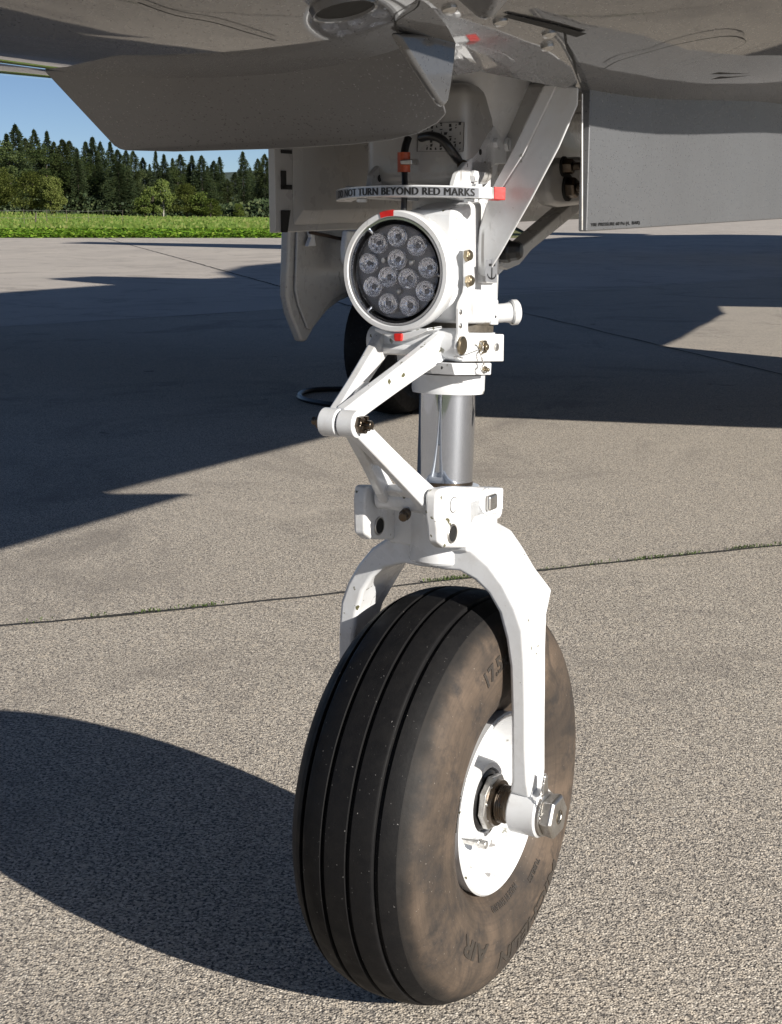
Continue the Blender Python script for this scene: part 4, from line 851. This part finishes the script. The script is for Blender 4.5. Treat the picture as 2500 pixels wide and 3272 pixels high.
# grease nipple under lower link
c = L(1297, 1641, v=-.09); mb = MB(); mb.lathe([(-.002, .0055), (.004, .006), (.005, .0045), (.010, .0045), (.0105, .002)], c, (.2, -1, -.25), 10); mb.build('grease_nipple', 'darksteel', AC, bevel=.0005)

# ------------------------------------------------------------ fork
inn = [(0, .4790), (.012, .4786), (.030, .4795), (.046, .472), (.060, .460), (.0715, .4420), (.0795, .415), (.0842, .386), (.0855, .34), (.0856, .30), (.0846, .262)]
def fu(t_, s_): return [(p[0] * 1.05 + (s_ < 0 and p[0] > .04) * .008, p[1]) for p in t_]
out = [(0, .520), (.018, .518), (.044, .5040), (.062, .4905), (.078, .4710), (.0905, .4490), (.0985, .428), (.1015, .395), (.1028, .345), (.1030, .30), (.1035, .262)]
vfr = [-.036, -.036, -.036, -.035, -.034, -.034, -.034, -.034, -.032, -.030, -.0255, -.0180]
vbk = [.040, .054, .060, .048, .043, .046, .026, .018, .017, .018, .019, .0165]
inn.append((.0795, .244)); out.append((.1030, .241))
def fork_side(s_):
  fi, fo, sec = fu(inn, s_), fu(out, s_), []
  for i in range(len(inn)):
    bump_ = .005 if i == 5 else 0
    sec.append([(s_ * fi[i][0], vfr[i], fi[i][1]), (s_ * fo[i][0], vfr[i], fo[i][1]), (s_ * (fo[i][0] + bump_), vbk[i], fo[i][1] + .002), (s_ * fi[i][0], vbk[i], fi[i][1])])
  return sec
mb = MB(); mb.loft(fork_side(-1)[:0:-1] + fork_side(1)); fk = mb.build('wheel_fork', 'white', AC, bevel=.0045, bseg=4); tag(fk, 'white fork straddling the nose wheel, paint chipped on the legs')
mb = MB(); mb.lathe([(-.0375, .0330), (-.035, .0350), (.040, .0375), (.0425, .0355)], ax(.52), axd, 48); mb.build('fork_socket', 'white', fk)
for s_ in (-1, 1):
    c = Vector((s_ * .0985, -.002, .2225)); mb = MB(); mb.lathe([(-.0150, .0235), (-.0130, .0258), (.0160, .0262), (.0182, .0245)], c, U * s_, 44); mb.build('axle_boss', 'white', fk)
# lugs of the crown (port and starboard) drawn on their own planes
pl_ = [(1397, 1580), (1408, 1563), (1440, 1557), (1500, 1556), (1610, 1558), (1609, 1640), (1600, 1660), (1560, 1650), (1520, 1660), (1498, 1700), (1497, 1752), (1420, 1752), (1403, 1735), (1400, 1690), (1394, 1650)]
P = [L(x, y, u=.044) for x, y in pl_]; mb = MB(); mb.prism(P, (-.013, 0, 0)); lp = mb.build('fork_lug', 'white_dirty', fk, bevel=.0035, bseg=3)
sl_ = [(1172, 1552), (1225, 1552), (1262, 1600), (1270, 1640), (1262, 1726), (1185, 1724), (1168, 1708), (1166, 1600)]
P = [L(x, y, u=-.041) for x, y in sl_]; mb = MB(); mb.prism(P, (-.014, 0, 0)); ls = mb.build('fork_lug', 'white_dirty', fk, bevel=.0035, bseg=3)
mb = MB(); mb.box(-.050, .044, -.040, .030, .5005, .5560); mb.build('crown_block', 'white', fk, bevel=.004, bseg=3)
for (px, py, u_, par) in ((1445, 1705, .0442, lp), (1212, 1680, -.0408, ls)):
    c = L(px, py, u=u_); mb = MB(); mb.lathe([(-.003, .0078), (.0006, .0098), (.0012, .0092), (.0012, .0080), (-.003, .0078)], c, U, 32, False); bu = mb.build('bushing', 'steel', par); mb = MB(); mb.lathe([(-.0004, .0081), (.0002, .0081)], c, U, 32); mb.build('bore', 'blackhole', bu)
c = L(1450, 1613, u=.0442); mb = MB(); mb.lathe([(0, .0072), (.0004, .0072), (.0008, .0064)], c, U, 28); mb.build('pin_cap', 'white', lp)
mb = MB(); mb.lathe([(.0001, .0078), (.00025, .0078)], c, U, 28); mb.build('pin_outline', 'ink', lp)
P = [L(x, y, u=.0462) for x, y in ((1537, 1580), (1548, 1566), (1562, 1558), (1611, 1559), (1609, 1630), (1560, 1650), (1545, 1638), (1537, 1620))]; mb = MB(); mb.prism(P, (-.012, 0, 0)); rl = mb.build('rear_lug', 'white', fk, bevel=.002)
mb = MB(); c = L(1564, 1604, u=.0463); mb.box(c.x, c.x + .0055, c.y - .0095, c.y + .0095, c.z - .0082, c.z + .0082); mb.build('square_bolt', 'steel', rl, bevel=.0028, bseg=3)
c = L(1168, 1588, u=-.056); hexnut(c, -U, .006, .006, 'bolt', 'darksteel', ls)
# paint chips along the crown's lower edge
mb = MB(); rc = random.Random(2)
for _ in range(34):
    u_ = rc.choice([rc.gauss(.008, .016), rc.gauss(.066, .01)]); zc = mlerp(inn, abs(u_)) + rc.uniform(.003, .007) + (rc.uniform(0, .03) if u_ > .05 else 0); vv = -.0302 if abs(u_) < .02 else -.0275
    if u_ > .05: continue
    n_ = rc.randint(5, 8); s_ = rc.uniform(.0006, .0020); mb.add([(u_ + s_ * 1.4 * math.cos(6.283 * i / n_) * rc.uniform(.6, 1.2), vfr[0] - .0009 + abs(u_) * .14, zc + s_ * math.sin(6.283 * i / n_) * rc.uniform(.6, 1.1)) for i in range(n_)], [tuple(range(n_))])
mb.build('paint_chips', m_plain('chipped_primer', (.17, .16, .08), .7, 300, .7), fk, ang=None)

# ------------------------------------------------------------ nose wheel
WC = Vector((0, 0, .2222)); TW = .0795
def sec_pt(s_):
    c_, n_ = math.cos(s_), math.sin(s_); return (TW * math.copysign(abs(n_) ** .8, n_), .155 + .0672 * math.copysign(abs(c_) ** .8, c_))
prof = [sec_pt(math.pi * .72 * (i / 60 - 1)) for i in range(121)]
def r_of(u):
    best = [p for p in prof if p[1] > .156]; 
    for a_, b_ in zip(best, best[1:]):
        if a_[0] <= u <= b_[0]: return lerp(a_[1], b_[1], (u - a_[0]) / max(1e-9, b_[0] - a_[0]))
    return .156
def u_of(r_):
    best = [p for p in prof if p[0] > 0]; best.sort(key=lambda p: p[1])
    c_ = [p for p in best]
    for a_, b_ in zip(c_, c_[1:]):
        if a_[1] <= r_ <= b_[1]: return lerp(a_[0], b_[0], (r_ - a_[1]) / max(1e-9, b_[1] - a_[1]))
    return c_[0][0]
GR = [-.0473, -.0189, .0095, .0379]; gw = .0026; gd = .0048; TS = .0560
def circ(u, r_, n=144): return [WC + Vector((u, r_ * math.cos(2 * math.pi * k / n), max(-.2221, r_ * math.sin(2 * math.pi * k / n)))) for k in range(n)]
tp = []
us = sorted(set([TS * (i / 24 - 1) for i in range(49)])); us = [u for u in us if not any(abs(u - g) < gw + .0006 for g in GR)]
ev = [(u, 0) for u in us]
for g in GR: ev += [(g - gw - .0003, 0), (g - gw, -.0004), (g - gw + .0001, -gd), (g + gw - .0001, -gd), (g + gw, -.0004), (g + gw + .0003, 0)]
ev.sort(); mb = MB(); mb.loft([circ(u, r_of(u) + d) for u, d in ev], caps=False); wh = bpy.data.objects.new('nose_wheel', None); bpy.data.objects.remove(wh)
tread = mb.build('nose_tyre', 'tread', AC, ang=50)
for s_ in (-1, 1):
    pp_ = [p for p in prof if p[0] * s_ >= TS - 1e-9 or p[1] < .156 and p[0] * s_ > 0]; pp_ = sorted(pp_, key=lambda p: -p[1])
    pp_ += [(s_ * .058, .1015), (s_ * .050, .0945), (s_ * .040, .090)]
    pp_ = [(s_ * TS, r_of(s_ * TS))] + [p for p in pp_ if p[1] < r_of(s_ * TS)]
    mb = MB(); extra = []
    for (u_, r_) in pp_: extra.append((u_, r_ + (.0007 if .128 < r_ < .131 or .176 < r_ < .178 else 0)))
    mb.loft([circ(u_, r_) for u_, r_ in extra], caps=False); so = mb.build('sidewall', 'sidewall', tread, ang=60)
def sw(phi0, dphi, r0, h, lift=.0004):
    def fn(x, y, z):
        ph = R(phi0 - dphi * x); r_ = r0 + h * y; u_ = u_of(r_) + lift + z * .4; return WC + Vector((u_, r_ * math.cos(ph), r_ * math.sin(ph)))
    return fn
def phi_of(px, py, u_=.076): p = L(px, py, u=u_); return math.degrees(math.atan2(p.z - WC.z, p.y)), math.hypot(p.z - WC.z, p.y)
def tl(body, p0, p1, h, name, u_=.076, **k):
    a0, r0 = phi_of(*p0, u_); a1, r1 = phi_of(*p1, u_); lettering(body, sw(a0, (a0 - a1) % 360, (r0 + r1) / 2 - h / 2, h, **k), name, 'mould', tread, bold=.03, extr=.0012, sub=3)
tl('17.5x6.25-6', (1543, 2165), (1690, 2075), .017, 'tyre_size_lettering')
tl('MICHELIN', (1775, 2760), (1590, 3040), .019, 'moulded_brand_lettering')
tl('AIR', (1548, 3040), (1470, 3012), .019, 'moulded_lettering')
tl('TUBELESS', (1706, 2740), (1676, 2812), .0065, 'moulded_small_lettering', .070)
tl('MADE IN THAILAND', (1652, 2838), (1575, 2893), .0060, 'moulded_small_lettering', .070)
tl('KT90-0231', (1452, 2655), (1462, 2540), .0058, 'moulded_small_lettering', .070)
# rim
ri = MB(); ri.lathe([(.046, .0965), (.060, .0975), (.0655, .0985), (.0675, .0965), (.0665, .0935), (.0625, .0915), (.055, .0885), (.040, .0820), (.028, .0745), (.021, .064), (.018, .052), (.018, .050), (.0225, .0460), (.048, .0425), (.0505, .0405), (.0505, .0350), (.043, .0335)], WC, U, 90, False)
ri = ri.build('wheel_rim', 'white', AC, ang=40)
MB().lathe([(-.046, .0965), (-.066, .0985), (-.0665, .0935), (-.055, .0885), (-.03, .07), (-.02, .03), (-.0425, .028), (-.0425, .01)], WC, U, 60, False).build('far_rim', 'white', ri)
MB().lathe([(.043, .002), (.043, .035), (.046, .035)], WC, U, 40, False).build('bearing_seal', 'blackhole', ri)
MB().lathe([(.0435, .0338), (.048, .0338), (.0495, .0325), (.051, .028)], WC, U, 40, False).build('grease_seal', 'black', ri)
hexnut(WC + U * .0530, U, .0305, .0085, 'hub_nut', 'steel', ri, seg=8, bev=.0012, phase=.2)
mb = MB()
for i in range(8):
    a_ = i * math.pi / 4 + .55; mb.lathe([(0, .0021), (.0014, .002), (.0016, .001)], WC + U * .0609 + Vector((0, math.cos(a_), math.sin(a_))) * .0235, U, 12)
mb.build('peened_dots', 'steel', ri)
mb = MB(); mb.lathe([(.0613, .0252), (.0655, .0245), (.0660, .0215)] + [(.0660 + .0012 * i, .0195 + .0008 * (i % 2)) for i in range(8)] + [(.0765, .0178), (.088, .0178)], WC, U, 40); mb.build('axle_sleeve', 'darksteel', ri)
mb = MB(); c = L(1512, 2690, u=.03); mb.lathe([(-.012, .0040), (.004, .0045), (.0045, .0058), (.0085, .0058), (.009, .0052), (.016, .0050), (.0168, .004)], c, U, 10); mb.build('valve_plug', 'steel', ri, bevel=.0004)
# axle end: washer, tab, hex nut with hole
AX = Vector((0, -.003, .2225)); mb = MB(); mb.lathe([(.1170, .0235), (.1200, .0235), (.1205, .0225)], AX, U, 40); wa = mb.build('tab_washer', 'steel', AC)
P = [L(x, y, u=.1200) for x, y in ((1730, 2545), (1733, 2500), (1739, 2474), (1745, 2476), (1747, 2535))]; mb = MB(); mb.prism(P, (.0022, 0, 0)); mb.build('washer_tab', 'steel', wa, bevel=.0005)
mb = MB(); hexa = [(.1207, .0075), (.1207, .0222), (.1315, .0240), (.1345, .0212), (.1345, .0068), (.127, .0062)]
mb.lathe(hexa, AX, U, 6, False, .35); en = mb.build('axle_nut', 'steel', AC, bevel=.0014, bseg=2)
mb = MB(); mb.lathe([(.1260, .001), (.1260, .0062)], AX, U, 24); mb.lathe([(.126, .0066), (.1346, .0066), (.1349, .0072), (.1345, .0078)], AX, U, 30, False); mb.build('nut_bore', 'brass', en)
wp = [L(x, y, u=.1212) for x, y in ((1742, 2472), (1738, 2500), (1730, 2540), (1726, 2590), (1728, 2630), (1736, 2656))]; sp = smooth_path(wp, 12); mb = MB()
for ph in (0, math.pi): mb.tube([p + Vector((.0008 * math.cos(i * .9 + ph), .0008 * math.sin(i * .9 + ph), 0)) for i, p in enumerate(sp)], .00055, 5)
mb.build('lock_wire', 'steel', en)

# ------------------------------------------------------------ rope loop on the apron by the main wheel
g = [G(x, y, .012) for x, y in ((1330, 1238), (1200, 1243), (1060, 1243), (985, 1248), (958, 1262), (972, 1276), (1040, 1290), (1110, 1296), (1200, 1304), (1330, 1310))]
o0 = g[4]; rp_ = empty('chock_rope', o0); tag(rp_, 'black rope loop lying on the shaded apron beside the far main wheel', 'rope')
mb = MB(); mb.tube([p - o0 for p in smooth_path(g, 8)], .012, 8); mb.build('rope', 'black', rp_)
mb = MB(); q0 = g[-1] - o0; mb.loft([[q0 + Vector((-.02, -.05, -.011)), q0 + Vector((.25, -.05, -.011)), q0 + Vector((.25, .07, -.011)), q0 + Vector((-.02, .07, -.011))], [q0 + Vector((-.02, .0, .06)), q0 + Vector((.25, .0, .06)), q0 + Vector((.25, .02, .06)), q0 + Vector((-.02, .02, .06))]]); mb.build('wheel_chock', 'black', rp_, bevel=.006)
